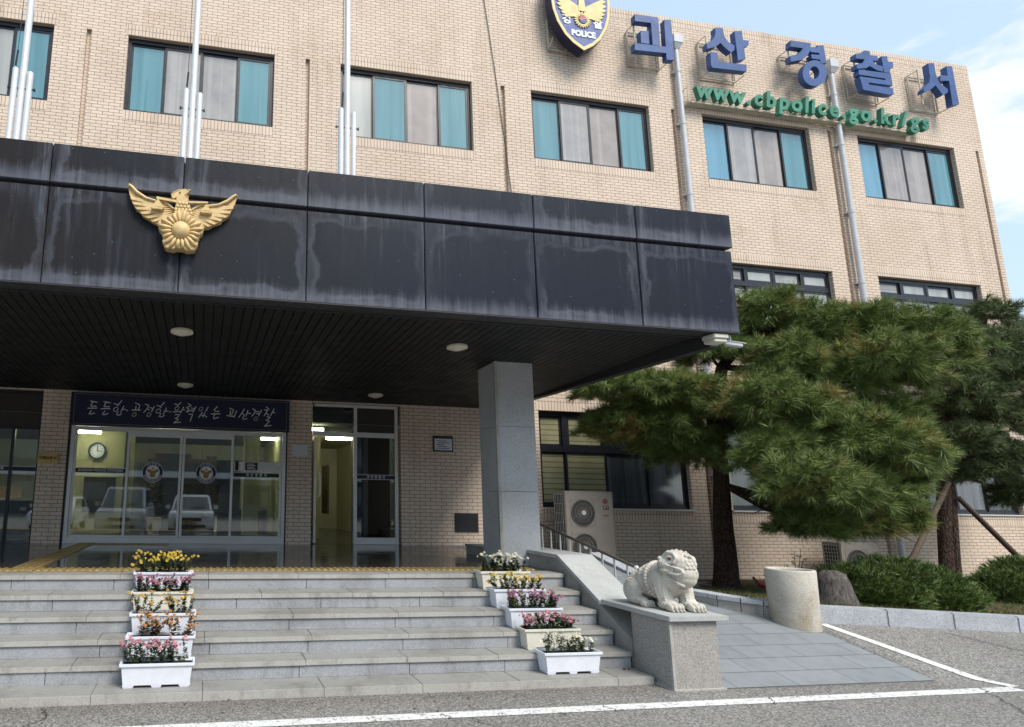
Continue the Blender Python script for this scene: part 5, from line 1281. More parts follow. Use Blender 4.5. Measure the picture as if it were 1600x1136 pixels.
# ================================================================== CURVED RAMP WALL AND CONCRETE PLANTER
cw = thing('curved_ramp_wall', 'low curved stone wall with coping along the right of the ramp', 'wall', (6.4, 6.8, 0.3))
path = [(6.90, 6.42), (6.72, 6.50), (6.54, 6.63), (6.38, 6.80), (6.26, 7.02), (6.16, 7.30), (6.09, 7.65), (6.05, 8.0), (6.05, 8.4), (6.05, 8.78)]
def pz(p): return max(rz(p[1]), 0)
m = MB(); cp = MB()
for k, (p, q) in enumerate(zip(path[:-1], path[1:])):
    d = Vector((q[0] - p[0], q[1] - p[1])).normalized(); n_ = Vector((d.y, -d.x)) * -1      # towards the ramp
    e = .004
    p0 = Vector(p) + d * e; q0 = Vector(q) - d * e
    def quadc(w0, w1, za0, za1, zb0, zb1, mb_):
        a0, a1 = p0 + n_ * w0, p0 + n_ * w1; b0, b1 = q0 + n_ * w0, q0 + n_ * w1
        mb_.hexa([(a0.x, a0.y, za0), (b0.x, b0.y, zb0), (b1.x, b1.y, zb0), (a1.x, a1.y, za0), (a0.x, a0.y, za1), (b0.x, b0.y, zb1), (b1.x, b1.y, zb1), (a1.x, a1.y, za1)])
    tp, tq = .445 + .055 * min(1, k / 4) + max(0, pz(p) - .5), .445 + .055 * min(1, (k + 1) / 4) + max(0, pz(q) - .5)
    quadc(0, -.16, pz(p) - .1, tp, pz(q) - .1, tq, m)
    if k % 2 == 0 and k + 2 < len(path):
        pass
    quadc(.03, -.20, tp + .001, tp + .05, tq + .001, tq + .05, cp)
obj('stone_block', m, 'granite_nosing', cw, fix=True); obj('coping', cp, 'granite_kerb', cw, fix=True)
pot = thing('concrete_cylinder', 'pitted pale concrete cylinder planter standing at the ramp edge', 'planter', (6.94, 6.31, 0.2))
m = MB(); m.lathe(6.94, 6.31, [(.236, .12), (.237, .3), (.241, .6), (.246, .885), (.238, .90), (.205, .90), (.20, .86)], 40); obj('wall', m, 'concrete_pot', pot, smooth=True)
m = MB(); m.lathe(6.94, 6.31, [(.203, .80), (.203, .872)], 32); obj('soil', m, 'soil', pot)
m = MB(); m.lathe(8.52, 7.15, [(.30, .26), (.25, .36), (.205, .50), (.18, .64), (.15, .74), (.08, .78), (.02, .77)], 18)
rnd = random.Random(9)
m.v = [(x + rnd.uniform(-.02, .02), y + rnd.uniform(-.02, .02), z) for x, y, z in m.v]
tag(obj('tree_stump', m, 'stump', smooth=True), 'grey rough tree stump right behind the concrete cylinder', 'stump')

# ================================================================== AIR CONDITIONING UNITS
def ac_unit(x0, x1, z0, z1, y0, label, fans, logo):
    t = thing('air_conditioner', label, 'air conditioner', ((x0 + x1) / 2, y0 + .2, z0), 'outdoor air conditioning units')
    m = MB(); m.box(x0, x1, y0, y0 + .36, z0 + .06, z1); obj('casing', m, 'steel_white', t, bevel=.012)
    m = MB(); m.box(x0 + .08, x0 + .2, y0 + .02, y0 + .34, z0, z0 + .06); m.box(x1 - .2, x1 - .08, y0 + .02, y0 + .34, z0, z0 + .06); obj('foot', m, 'frame', t)
    m = MB(); m.box(x0 - .006, x0 - .001, y0 + .05, y0 + .31, z0 + .12, z1 - .05); obj('side_coil', m, 'frame', t)
    m = MB()
    for k in range(6): m.tube([(x0 - .012, y0 + .06 + k * .05, z0 + .12), (x0 - .012, y0 + .06 + k * .05, z1 - .05)], .004, 5)
    for k in range(9): z = z0 + .14 + k * (z1 - z0 - .2) / 8; m.tube([(x0 - .012, y0 + .05, z), (x0 - .012, y0 + .31, z)], .004, 5)
    obj('side_grille', m, 'aluminium', t)
    for fx, fz, r in fans:
        m = MB(); m.box(fx - r - .02, fx + r + .02, y0 - .004, y0 - .001, fz - r - .02, fz + r + .02); f = obj('fan_recess', m, 'cabinet_shadow', t)
        m = MB(); m.prism([(fx + r * math.cos(k * math.pi / 18), fz + r * math.sin(k * math.pi / 18)) for k in range(36)], y0 - .010, y0 - .0045); obj('fan_opening', m, 'dark_grille', f)
        m = MB()
        for k in range(28):
            an = 2 * math.pi * k / 28; a2 = an + .35
            m.tube([(fx + .05 * math.cos(an), y0 - .02, fz + .05 * math.sin(an)), (fx + r * .6 * math.cos(an + .12), y0 - .024, fz + r * .6 * math.sin(an + .12)), (fx + r * math.cos(a2), y0 - .014, fz + r * math.sin(a2))], .0042, 4)
        for rr in (.4, .7, .99): m.tube([(fx + r * rr * math.cos(k * math.pi / 16), y0 - .02, fz + r * rr * math.sin(k * math.pi / 16)) for k in range(33)], .0035, 4, caps=False)
        obj('fan_guard', m, 'guard_grey', f)
        m = MB(); m.prism([(fx + .042 * math.cos(k * math.pi / 10), fz + .042 * math.sin(k * math.pi / 10)) for k in range(20)], y0 - .036, y0 - .02); obj('fan_hub', m, 'pipe', f)
    if logo:
        lx, lz = logo
        m = MB(); m.prism([(lx + .05 * math.cos(k * math.pi / 12), lz + .05 * math.sin(k * math.pi / 12)) for k in range(24)], y0 - .006, y0 - .001); obj('logo_disc', m, 'logo_red', t)
        m = text_mb('LG', .10, (lx + .01, y0 - .006, lz - .115), .004, .004); obj('logo_lettering', m, 'brown_ink', t)
        m = MB(); m.box(lx - .06, lx + .06, y0 - .004, y0 - .001, lz - .265, lz - .25); obj('label_strip', m, 'brown_ink', t)
ac_unit(6.45, 7.41, 0.28, 1.84, 10.0, 'tall beige double fan air conditioner behind the handrail', [(6.79, 1.455, .23), (6.79, .86, .23)], (7.25, 1.665))
ac_unit(12.2, 13.1, 0.2, 0.96, 10.0, 'low air conditioner half hidden behind the clipped bush', [(12.56, .58, .25)], None)

# ================================================================== PLANTERS
def planter(x0, x1, yf, z, col, blossom, leafm, n, seed, label, hgt=.2, density=1.0, clump=None):
    cx = (x0 + x1) / 2; t = thing('flower_planter', label, 'planter', (cx, yf + .09, z), 'white flower planters on the steps')
    w = x1 - x0; d = .165; h = .195
    def ring(z_, ins): return [(x0 + ins, yf + ins * .7, z_), (x1 - ins, yf + ins * .7, z_), (x1 - ins, yf + d - ins * .7, z_), (x0 + ins, yf + d - ins * .7, z_)]
    m = MB()
    prof = [(.022, .018), (h - .025, .0), (h - .025, -.016), (h, -.018), (h, -.004), (h - .03, .006)]
    rings = []
    for z_, ins in prof: rings.append(len(m.v)); m.v += ring(z + z_, ins)
    for a_, b_ in zip(rings[:-1], rings[1:]):
        for k in range(4): m.f.append((a_ + k, a_ + (k + 1) % 4, b_ + (k + 1) % 4, b_ + k)); m.mi.append(0)
    m.f.append(tuple(rings[0] + k for k in (3, 2, 1, 0))); m.mi.append(0)
    for fa, fb in ((.02, .19), (.42, .58), (.81, .98)):
        m.hexa([(x0 + w * fa + .012, yf + .016, z), (x0 + w * fb - .012, yf + .016, z), (x0 + w * fb - .012, yf + d - .016, z), (x0 + w * fa + .012, yf + d - .016, z), (x0 + w * fa, yf + .012, z + .0225), (x0 + w * fb, yf + .012, z + .0225), (x0 + w * fb, yf + d - .012, z + .0225), (x0 + w * fa, yf + d - .012, z + .0225)])
    obj('box', m, col, t, bevel=.0025)
    m = MB(); m.box(x0 + .007, x1 - .007, yf + .006, yf + d - .006, z + h - .06, z + h - .022); obj('soil', m, 'soil', t)
    rnd = random.Random(seed); st = MB(); fl = MB(); ct = MB()
    n = int(n * 1.35)
    for k in range(n):
        fx = clump[k % len(clump)] + rnd.gauss(0, .05) if clump else (k + .5 + rnd.uniform(-.4, .4)) / n
        fx = min(.96, max(.04, fx))
        bx_ = x0 + .02 + fx * (w - .04); by_ = yf + rnd.uniform(.03, d - .03); zt = z + h - .03
        hh = hgt * rnd.uniform(.72, 1.15); lean = Vector((rnd.gauss(0, .28), rnd.gauss(-.1, .2), 1)).normalized()
        top = Vector((bx_, by_, zt)) + lean * hh; mid = Vector((bx_, by_, zt)).lerp(top, .5) + Vector((rnd.gauss(0, .01), rnd.gauss(0, .01), 0))
        st.tube([(bx_, by_, zt), tuple(mid), tuple(top)], [.0028, .0024, .0016], 4, caps=False)
        for q in range(int(52 * density)):
            tt = rnd.uniform(.12, .95); p = Vector((bx_, by_, zt)).lerp(top, tt)
            an = rnd.uniform(0, 6.28); L = rnd.uniform(.024, .046) * (1.15 - .45 * tt)
            dr = Vector((math.cos(an), math.sin(an), rnd.uniform(-.2, .7))).normalized(); sd = dr.cross(Vector((0, 0, 1))).normalized() * L * .33
            a1 = p + dr * L * .5
            st.quad(p, a1 - sd + Vector((0, 0, .003)), p + dr * L, a1 + sd)
        for q in range(rnd.choice((3, 4, 4, 5)) if density >= .8 else rnd.choice((2, 3))):
            c_ = top + Vector((rnd.gauss(0, .026), rnd.gauss(0, .02), rnd.uniform(-.04, .014))); r_ = rnd.uniform(.011, .018)
            ax = Vector((rnd.gauss(0, .45), rnd.gauss(-.55, .35), 1)).normalized(); u = ax.orthogonal().normalized(); v = ax.cross(u); np_ = 13
            for lay, (rk, up) in enumerate(((1.0, .0), (.72, .004), (.4, .006))):
                for j in range(np_):
                    a0 = 2 * math.pi * (j + .5 * lay) / np_; wv = .5 * 2 * math.pi / np_
                    rr = r_ * rk * rnd.uniform(.85, 1.1); lift = up - (.003 if lay == 0 else 0) * rnd.random()
                    e0 = (u * math.cos(a0 - wv) + v * math.sin(a0 - wv)) * rr * .8; e1 = (u * math.cos(a0) + v * math.sin(a0)) * rr; e2 = (u * math.cos(a0 + wv) + v * math.sin(a0 + wv)) * rr * .8
                    o_ = c_ + ax * up
                    fl.quad(o_, o_ + e0 + ax * lift, o_ + e1 + ax * lift, o_ + e2 + ax * lift)
            fl.cur = 1; fl.sphere(tuple(c_ + ax * .006), r_ * .24, 6, 4); fl.cur = 0
    obj('foliage', st, leafm, t); obj('blossoms', fl, [blossom, 'p_gold'], t)
PLX = [
 (-.578, -.005, 5.375, .07, 'white_plastic', 'p_pink', 'leaf', 15, 'white planter of pink flowers, lowest of the left column on the steps', .20, 1.0, [.08, .25, .3, .45, .62, .7, .88]),
 (-.575, -.008, 5.665, .22, 'white_plastic', 'p_orange', 'leaf_dry', 15, 'white planter of wilting orange brown flowers, second lowest in the left column', .20, .8, [.2, .32, .4, .45, .68, .75, .88, .93]),
 (-.575, -.012, 5.895, .37, 'white_plastic', 'p_gold', 'leaf', 15, 'white planter of sparse golden yellow flowers, middle of the left column', .20, .75, [.06, .14, .3, .6, .7, .8, .9]),
 (-.60, -.045, 6.165, .52, 'cream_plastic', 'p_purple', 'leaf', 20, 'cream white planter of low purple pink flowers, second from top in the left column', .16, 1.1, None),
 (-.615, -.055, 6.435, .67, 'white_plastic', 'p_yellow', 'leaf', 19, 'white planter of bright yellow flowers, topmost in the left column', .21, .9, None),
 (3.19, 3.745, 5.375, .07, 'white_plastic', 'p_white', 'leaf', 13, 'white planter of white daisies next to the lion pedestal, lowest in the right column', .17, .9, [.12, .4, .5, .55, .7, .8, .88]),
 (3.16, 3.72, 5.655, .22, 'cream_plastic', 'p_pink', 'leaf', 19, 'cream planter of compact pink flowers, second lowest in the right column', .16, 1.15, None),
 (3.14, 3.70, 5.905, .37, 'white_plastic', 'p_purple', 'leaf', 21, 'white planter of deep pink flowers, middle of the right column', .18, 1.15, None),
 (3.11, 3.67, 6.155, .52, 'white_plastic', 'p_yellow', 'leaf', 16, 'white planter of small yellow flowers, second from top in the right column', .17, .8, None),
 (3.10, 3.66, 6.435, .67, 'cream_plastic', 'p_white', 'leaf', 21, 'cream planter of white flowers in front of the granite column', .20, 1.0, None)]
for i, p in enumerate(PLX):
    planter(p[0], p[1], p[2], p[3], p[4], p[5], p[6], p[7], 100 + i, p[8], p[9], p[10], p[11])

# ================================================================== TREES AND SHRUBS
def tuft(mb, p, d, L, n, rnd, spread=(.3, 1.2), w=.0048, back=.09):
    """a shoot carrying long needles round its axis"""
    d = d.normalized(); u = d.orthogonal().normalized(); v = d.cross(u)
    for k in range(n):
        an = rnd.uniform(0, 6.283); th = rnd.uniform(*spread)
        r = u * math.cos(an) + v * math.sin(an)
        q = p - d * rnd.uniform(0, back)
        dr = (d * math.cos(th) + r * math.sin(th)); ll = L * rnd.uniform(.75, 1.15)
        s_ = dr.cross(Vector((rnd.uniform(-1, 1), rnd.uniform(-1, 1), rnd.uniform(-1, 1)))).normalized() * w
        e = q + dr * ll - Vector((0, 0, ll * ll * .5))
        i = len(mb.v); mb.v += [tuple(q - s_), tuple(q + s_), tuple(e)]; mb.f.append((i, i + 1, i + 2)); mb.mi.append(0)
def pine(name, label, base, pads, trunk, trad, nt_, mat, seed, L=.15, nn=34, dens=1.0, sub=None):
    t = thing(name, label, 'tree', base)
    rnd = random.Random(seed)
    tr = MB(); tr.tube(trunk, trad, 14)
    i0 = 0
    tr.v = [(x + rnd.uniform(-.012, .012), y + rnd.uniform(-.012, .012), z) for x, y, z in tr.v]
    obj('trunk', tr, 'bark', t, smooth=True)
    br = MB(); cr = MB()
    tv = [Vector(p) for p in trunk]
    for (x, y, z, rx, rz_) in pads:
        rx *= .80; z -= .14 if z > 4.6 else .02
        c_ = Vector((x, y, z)); ry = min(rx * .85, .7)
        near = min(tv, key=lambda q: (q - c_).length + abs(q.z - (c_.z + (.7 if c_.z < 2.6 else -.05))) * 1.5)
        m1 = near.lerp(c_, .5) + Vector((rnd.uniform(-.1, .1), rnd.uniform(-.1, .1), -.12))
        br.tube([tuple(near), tuple(m1), tuple(c_)], [.045, .028, .014], 7)
        n = int(nt_ * dens * (rx * rz_ * 2.2 + .25))
        for k in range(n):
            # mostly the upper and outer shell, some inside
            ph = rnd.uniform(0, 6.283); cz = rnd.uniform(-.75, 1.0); s_ = math.sqrt(max(0, 1 - cz * cz)); rad = rnd.uniform(.35, 1.0) ** .5
            lump = 1 + .22 * math.sin(3.1 * ph + x * 5) * math.cos(2.3 * cz * 3 + z * 4)
            o_ = Vector((s_ * math.cos(ph) * rx, s_ * math.sin(ph) * ry, cz * rz_)) * rad * lump
            p = c_ + o_
            d = Vector((o_.x / rx, o_.y / ry, o_.z / rz_ * .8 + .30)).normalized() + Vector((rnd.gauss(0, .4), rnd.gauss(0, .4), rnd.gauss(0, .35)))
            tuft(cr, p, d, L * rnd.uniform(.8, 1.15), nn, rnd)
            if k % 3 == 0: br.tube([tuple(c_ + o_ * .25), tuple(p)], [.009, .004], 4, caps=False)
        for k in range(7):          # stray shoots breaking the outline
            an = rnd.uniform(0, 6.283); ev = rnd.uniform(-.5, .6)
            d0 = Vector((math.cos(an) * rx, math.sin(an) * ry, ev * rz_)); p0 = c_ + d0 * .6; p1 = c_ + d0 * rnd.uniform(1.15, 1.5) + Vector((0, 0, -.05))
            br.tube([tuple(p0), tuple(p0.lerp(p1, .5) + Vector((0, 0, .03))), tuple(p1)], [.009, .006, .003], 5, caps=False)
            for q in range(5): tuft(cr, p0.lerp(p1, .45 + .14 * q), (p1 - p0) + Vector((rnd.gauss(0, .15), rnd.gauss(0, .15), rnd.gauss(0.1, .15))), L * rnd.uniform(.7, 1.05), nn, rnd)
        for k in range(3):          # bare dead twigs
            an = rnd.uniform(0, 6.283); d0 = Vector((math.cos(an) * rx, math.sin(an) * ry, -rz_ * rnd.uniform(.3, 1.0)))
            br.tube([tuple(c_ + d0 * .3), tuple(c_ + d0 * .8 + Vector((0, 0, .04))), tuple(c_ + d0 * 1.25)], [.010, .007, .003], 5, caps=False)
    obj('branches', br, 'bark', t, smooth=True)
    obj('crown', cr, mat, t)
    return t
P1 = [(9.88,8.80,5.20,0.75,0.43),(10.49,8.50,4.86,0.88,0.47),(11.10,8.20,4.81,0.88,0.44),(11.87,8.00,4.69,0.89,0.44),(12.40,8.00,4.39,0.55,0.34),(10.89,7.80,4.03,0.97,0.44),
 (8.93,9.20,4.48,0.81,0.34),(7.47,9.40,3.74,0.91,0.30),(6.85,9.60,3.71,0.40,0.16),(8.08,9.00,3.63,0.76,0.30),(9.56,8.30,4.07,0.83,0.42),(8.77,8.00,3.28,0.84,0.42),(9.25,7.80,3.12,0.65,0.41),
 (9.60,7.40,2.69,0.87,0.45),(10.29,7.30,2.52,0.59,0.37),(8.54,7.30,2.05,0.82,0.38),(8.51,7.80,2.50,0.57,0.34),(9.48,7.50,1.89,0.75,0.34),(8.02,9.60,3.02,1.1,0.34),(7.28,9.80,3.05,0.6,0.25),
 (8.65,9.40,2.63,0.79,0.36),(9.32,8.00,1.41,0.68,0.25),(11.12,8.30,1.57,0.60,0.38),(9.67,9.30,4.79,0.63,0.44),(10.41,8.20,3.77,0.78,0.44),(10.6,9.0,2.7,.9,.5),(9.8,9.2,3.3,.9,.5),(8.3,9.5,2.75,.85,.32),(7.7,9.6,3.35,.75,.28),(8.25,9.4,3.35,.8,.3),(8.9,9.3,3.6,.7,.35),(10.2,8.2,1.45,.85,.30),(10.65,8.0,2.0,.75,.38),(11.05,8.0,2.35,.6,.36),(9.9,8.6,1.75,.8,.34),(11.0,8.1,3.1,.75,.42),(11.7,8.2,4.0,.7,.4)]
pine('pine_tree', 'big spreading pine with long bright needles beside the canopy', (8.95, 9.3, .25), P1,
     [(8.93, 9.3, .15), (8.95, 9.3, .4), (8.99, 9.3, .9), (9.0, 9.3, 1.5), (9.04, 9.3, 2.0), (9.06, 9.3, 2.6), (9.02, 9.3, 3.3), (9.2, 9.2, 4.1), (9.7, 9.0, 4.8)],
     [.235, .19, .158, .138, .126, .12, .125, .09, .05], 330, 'needle', 31, .20, 50)
P2 = [(16.07,9.50,5.81,0.60,0.34),(15.50,9.30,5.03,0.99,0.38),(14.71,9.30,4.33,0.80,0.36),(15.45,9.00,4.18,0.64,0.40),(15.06,9.20,3.44,0.95,0.40),(14.86,9.60,3.61,0.65,0.36),(15.03,9.00,2.68,0.70,0.33),
 (14.60,9.20,2.37,0.69,0.26),(14.56,9.60,2.96,0.63,0.34),(16.95,9.60,5.4,0.52,0.38),(15.43,9.20,1.97,0.47,0.33),(16.2,9.3,4.6,.6,.4),(16.4,9.3,3.6,.6,.4),(16.2,9.2,2.7,.6,.35),(13.9,8.95,2.95,.7,.36),(14.0,8.9,3.75,.8,.42),(13.6,9.0,4.5,.75,.40)]
t2 = pine('pine_tree', 'darker pine with a propped double trunk at the right edge', (13.8, 9.3, .2), P2,
     [(13.55, 9.3, .1), (13.62, 9.3, .6), (13.72, 9.3, 1.3), (13.85, 9.3, 2.0), (13.9, 9.3, 2.7), (14.2, 9.3, 3.5), (14.8, 9.3, 4.4), (15.6, 9.4, 5.3)],
     [.12, .105, .10, .10, .095, .085, .07, .05], 270, 'needle_dark', 47, .17, 40)
m = MB(); m.tube([(13.80, 9.32, .1), (13.88, 9.32, .8), (13.98, 9.32, 1.6), (14.02, 9.32, 2.2), (14.5, 9.3, 2.75), (15.6, 9.2, 2.55), (16.4, 9.1, 2.2)], [.085, .078, .074, .07, .055, .04, .03], 10); obj('trunk', m, 'bark', t2, smooth=True)
def stake(p, q, l):
    m = MB(); m.tube([p, q], [.042, .05], 10); tag(obj('tree_stake', m, 'stake', smooth=True), l, 'stake', 'stakes propping the dark pine')
stake((13.80, 9.18, 2.12), (11.7, 8.75, .25), 'wooden stake leaning to the dark pine trunk from the left')
stake((14.0, 9.2, 1.85), (15.3, 8.9, .22), 'wooden stake leaning to the dark pine trunk from the right')

def bush(name, label, lobes, mat, n, seed, L=.065):
    cx = sum(l[0] for l in lobes) / len(lobes); cy = sum(l[1] for l in lobes) / len(lobes)
    t = thing(name, label, 'shrub', (cx, cy, .15), 'clipped shrubs in the bed')
    rnd = random.Random(seed); m = MB(); st = MB()
    for (x, y, z, rx, ry, rz_) in lobes:
        c_ = Vector((x, y, z)); st.tube([(x, y, .1), (x, y, z)], [.03, .015], 6)
        for k in range(int(n * rx * rz_)):
            ph = rnd.uniform(0, 6.283); cz = rnd.uniform(-.8, 1); s_ = math.sqrt(1 - cz * cz); rad = rnd.uniform(.5, 1.0) ** .4
            lump = 1 + .1 * math.sin(4 * ph + x) * math.sin(5 * cz + y)
            o_ = Vector((s_ * math.cos(ph) * rx, s_ * math.sin(ph) * ry, cz * rz_)) * rad * lump; p = c_ + o_
            if p.z < .12: continue
            d = Vector((o_.x / rx + .25, o_.y / ry, o_.z / rz_ + .55)).normalized() + Vector((rnd.gauss(0, .3), rnd.gauss(0, .3), rnd.gauss(0, .25)))
            tuft(m, p, d, L * rnd.uniform(.8, 1.5), 14, rnd, (.1, .75), .005, .06)
    obj('stem', st, 'bark', t); obj('foliage', m, mat, t)
bush('juniper_bush', 'broad low green juniper bush behind the kerb, right of the stump', [(9.35, 7.5, .50, .50, .5, .36), (9.95, 7.5, .56, .60, .5, .40), (10.55, 7.5, .48, .55, .5, .36), (11.0, 7.5, .36, .35, .4, .26), (9.6, 7.2, .38, .5, .35, .26), (10.4, 7.15, .36, .5, .35, .25)], 'juniper', 5200, 5)
bush('juniper_bush', 'rounded dark green bush cut by the right edge of the photo', [(12.75, 7.7, .52, .55, .5, .42), (12.25, 7.7, .42, .38, .4, .32), (13.2, 7.8, .5, .5, .5, .4)], 'juniper', 4800, 6)
# thin leafy sprouts by the wall
def sprout(x, y, h, seed, label):
    t = thing('leafy_sprout', label, 'plant', (x, y, .25)); rnd = random.Random(seed); m = MB(); st = MB()
    for k in range(7):
        tp = Vector((x + rnd.gauss(0, .25), y + rnd.gauss(0, .1), .25 + h * rnd.uniform(.5, 1))); st.tube([(x, y, .2), tuple(Vector((x, y, .2)).lerp(tp, .5) + Vector((0, 0, .05))), tuple(tp)], [.008, .006, .003], 5)
        for q in range(16):
            p = Vector((x, y, .2)).lerp(tp, rnd.uniform(.3, 1)); an = rnd.uniform(0, 6.28); d = Vector((math.cos(an), math.sin(an), rnd.uniform(-.3, .5))).normalized(); L = rnd.uniform(.05, .11)
            s_ = d.cross(Vector((0, 0, 1))).normalized() * L * .25; m.quad(p, p + d * L * .5 - s_, p + d * L, p + d * L * .5 + s_)
    obj('stem', st, 'stake', t); obj('leaves', m, 'needle_dark', t)
sprout(9.9, 8.9, .75, 1, 'thin leafy sprout against the brick above the concrete cylinder')
sprout(9.0, 8.2, .45, 2, 'low leafy plant behind the rim of the concrete cylinder')
m = MB(); m.sphere((9.27, 8.95, .34), (.09, .05, .045), 10, 7, Matrix.Rotation(R(25), 3, 'Y')); m.tube([(9.2, 8.95, .38), (9.12, 8.95, .46)], .02, 8)
tag(obj('red_bottle', m, 'red', smooth=True), 'small red bottle lying at the foot of the big pine trunk', 'bottle')
# lawn
rnd = random.Random(77); m = MB()
for k in range(15000):
    x = rnd.uniform(6.3, 15.0); y = 6.6 + abs(rnd.gauss(0, 1.3))
    if y > 10.5 or (x < 7.15 and y < 6.75): continue
    t = (y - 6.5) / 4.2; e = 0.46 if x < 7.2 else max(0.27, 0.46 - 0.07 * (x - 7.2))
    z = e + (0.19 - e) * min(1, t) ** 1.3 - .01
    if x < 7.0: z += .05
    hgt = rnd.uniform(.02, .06); an = rnd.uniform(0, 6.28); w = .0045
    dx, dy = math.cos(an) * w, math.sin(an) * w
    i = len(m.v); m.v += [(x - dx, y - dy, z), (x + dx, y + dy, z), (x + rnd.gauss(0, .02), y + rnd.gauss(0, .02), z + hgt)]; m.f.append((i, i + 1, i + 2)); m.mi.append(0)
g = obj('lawn_grass', m, 'dry_grass'); g['kind'] = 'stuff'
# a few dry leaves by the pedestal
rnd = random.Random(4); m = MB()
for k in range(80):
    x = rnd.choice((4.05, 4.1, rnd.uniform(-1.5, 4.1), rnd.uniform(-1, 4))); y = 5.24 - abs(rnd.gauss(0, .25)) if x < 4.02 else 5.47; z = .004 if y < 5.25 else .075
    s_ = rnd.uniform(.008, .02); an = rnd.uniform(0, 6.28); c_, n_ = math.cos(an) * s_, math.sin(an) * s_
    m.quad((x - c_, y - n_, z + .004), (x + n_ * .5, y - c_ * .5, z + .010), (x + c_, y + n_, z + .003), (x - n_ * .5, y + c_ * .5, z + .008))
g = obj('fallen_leaves', m, 'leaf_dry'); g['kind'] = 'stuff'

# ================================================================== ACROSS THE CAR PARK (seen only as reflections in the glass)
ob = thing('office_block', 'dark grey office block with white ledges across the car park, reflected in the door glass', 'building', (0, -30, 0))
m = MB(); holes2 = []
for k in range(-8, 9):
    for z0, z1 in ((1.0, 2.6), (4.4, 6.0), (7.8, 9.4)): holes2.append((k * 4.6 - 1.5, k * 4.6 + 1.5, z0, z1, .2, 1))
mm_ = MB(); wall_holes(mm_, -42, 42, 0, 11.5, 0, [h[:5] for h in holes2]); mm_.v = [(-x, -30 - y, z) for x, y, z in mm_.v]
obj('wall', mm_, 'opposite_wall', ob)
for h in holes2:
    m.quad((-h[0], -30.19, h[2]), (-h[1], -30.19, h[2]), (-h[1], -30.19, h[3]), (-h[0], -30.19, h[3]))
obj('window', m, 'pane_dark', ob)
m = MB(); m.box(-42.3, 42.3, -29.9, -29.6, 3.1, 3.6); m.box(-42.3, 42.3, -29.9, -29.6, 10.9, 11.7); obj('ledge', m, 'white', ob)
m = MB(); m.box(-42, 42, -40, -30.3, 0, 11.4); obj('rear_block', m, 'opposite_wall', ob)
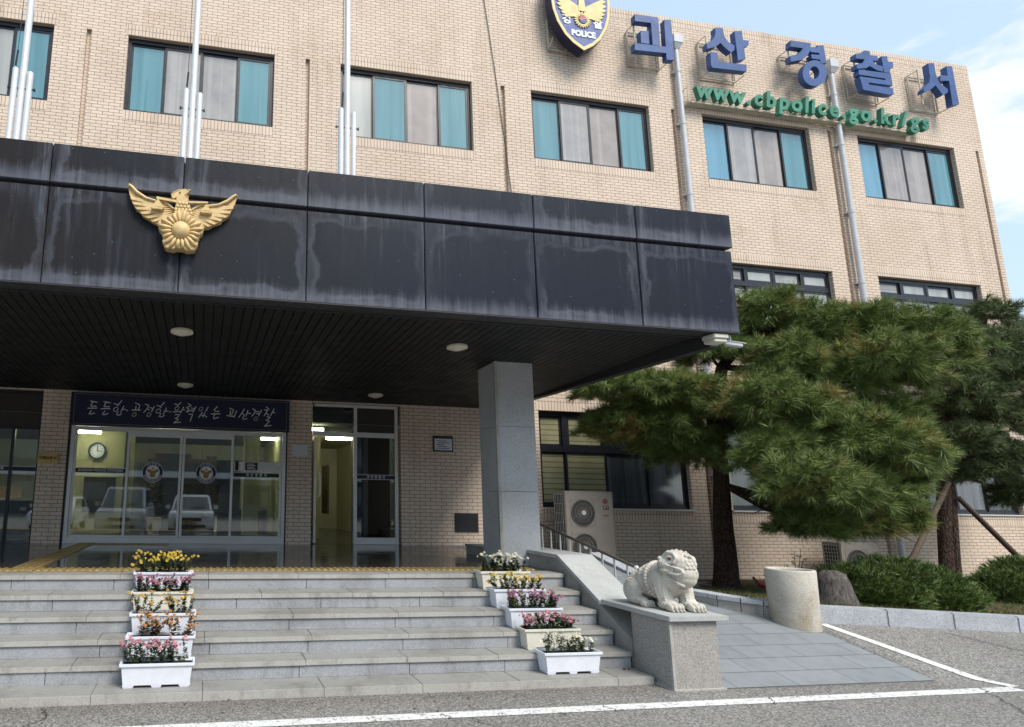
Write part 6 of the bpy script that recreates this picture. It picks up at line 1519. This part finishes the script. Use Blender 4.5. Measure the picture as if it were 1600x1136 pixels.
def vehicle(cx, yf, w, L, h, hood, paint, label, belt):
    """car with its front towards +y; yf = front bumper"""
    t = thing('parked_car', label, 'car', (cx, yf - L / 2, 0), 'cars reflected in the door glass')
    side = [(yf - L, .35), (yf - .05, .28), (yf, .45), (yf - .03, .72), (yf - .12, hood * .93), (yf - .95, belt), (yf - L + .05, belt + .02), (yf - L, belt - .2)]
    m = MB(); yz_prism(m, side, cx - w / 2, cx + w / 2); obj('body', m, paint, t, bevel=.05, fix=True)
    y0, y1, y2, y3 = yf - .85, yf - 1.75, yf - L + .5, yf - L + .08; a_, b_ = w / 2 - .06, w / 2 - .2
    m = MB(); m.hexa([(cx - a_, y3, belt - .02), (cx + a_, y3, belt - .02), (cx + a_, y0, belt - .02), (cx - a_, y0, belt - .02), (cx - b_, y2, h), (cx + b_, y2, h), (cx + b_, y1, h), (cx - b_, y1, h)]); obj('cabin', m, paint, t, bevel=.05)
    def lerp(za, zb, ya, yb, z): return ya + (yb - ya) * (z - za) / (zb - za)
    zt, zb = h - .09, belt + .06
    yt, yb_ = lerp(belt, h, y0, y1, zt) + .012, lerp(belt, h, y0, y1, zb) + .012; at_, ab_ = lerp(belt, h, a_, b_, zt) - .09, lerp(belt, h, a_, b_, zb) - .09
    m = MB(); m.quad((cx - ab_, yb_, zb), (cx + ab_, yb_, zb), (cx + at_, yt, zt), (cx - at_, yt, zt)); obj('windscreen', m, 'pane_dark', t)
    for s_ in (-1, 1):
        xa, xb = cx + s_ * (lerp(belt, h, a_, b_, zb) + .006), cx + s_ * (lerp(belt, h, a_, b_, zt) + .006)
        m = MB(); m.quad((xa, yb_ - .35, zb), (xa, y3 + .35, zb), (xb, y2 + .15, zt), (xb, yt - .15, zt)); obj('side_window', m, 'pane_dark', t)
        m = MB(); m.box(cx + s_ * (w / 2 - .32) - .19, cx + s_ * (w / 2 - .32) + .19, yf - .14, yf - .005, .66, .82); obj('headlight', m, 'headlight', t, bevel=.03)
        m = MB(); m.box(cx + s_ * (w / 2 + .1) - .1, cx + s_ * (w / 2 + .1) + .1, yf - 1.25, yf - 1.15, belt + .05, belt + .22); obj('mirror', m, paint, t, bevel=.03)
        for yy in (yf - .85, yf - L + .85):
            m = MB(); m.tube([(cx + s_ * (w / 2 - .2), yy, .33), (cx + s_ * (w / 2 + .01), yy, .33)], .33, 20); wh = obj('wheel', m, 'black', t)
            m = MB(); m.tube([(cx + s_ * (w / 2 + .005), yy, .33), (cx + s_ * (w / 2 + .02), yy, .33)], .2, 16); obj('rim', m, 'steel', wh)
    for s_ in (-1, 1):
        m = MB(); m.tube([(cx + s_ * .1, yb_ + .02, zb + .01), (cx + s_ * .1 + .45, yb_ - .06, zb + .12)], .012, 5); obj('wiper', m, 'black', t)
    m = MB(); m.box(cx - .26, cx + .26, yf + .005, yf + .015, .48, .58); obj('number_plate', m, 'paper', t)
    m = MB(); m.box(cx - w / 2 + .05, cx + w / 2 - .05, yf - .9, yf - .87, belt - .01, belt + .012); obj('bonnet_gap', m, 'black', t)
    m = MB(); m.box(cx - .42, cx + .42, yf - .1, yf + .004, .6, .74); m.box(cx - .6, cx + .6, yf - .05, yf + .003, .34, .46); obj('front_grille', m, 'dark_grille', t)
vehicle(-3.1, -3.2, 1.92, 5.1, 1.95, 1.05, 'car_silver', 'silver van reflected in the left half of the glass doors', 1.12)
vehicle(-0.35, -4.2, 1.85, 4.6, 1.68, 1.0, 'car_white', 'white car reflected beside the middle door post', 1.02)
vehicle(-6.4, -6.0, 1.8, 4.4, 1.5, .88, 'car_white', 'small white car reflected at the far left of the doors', .95)
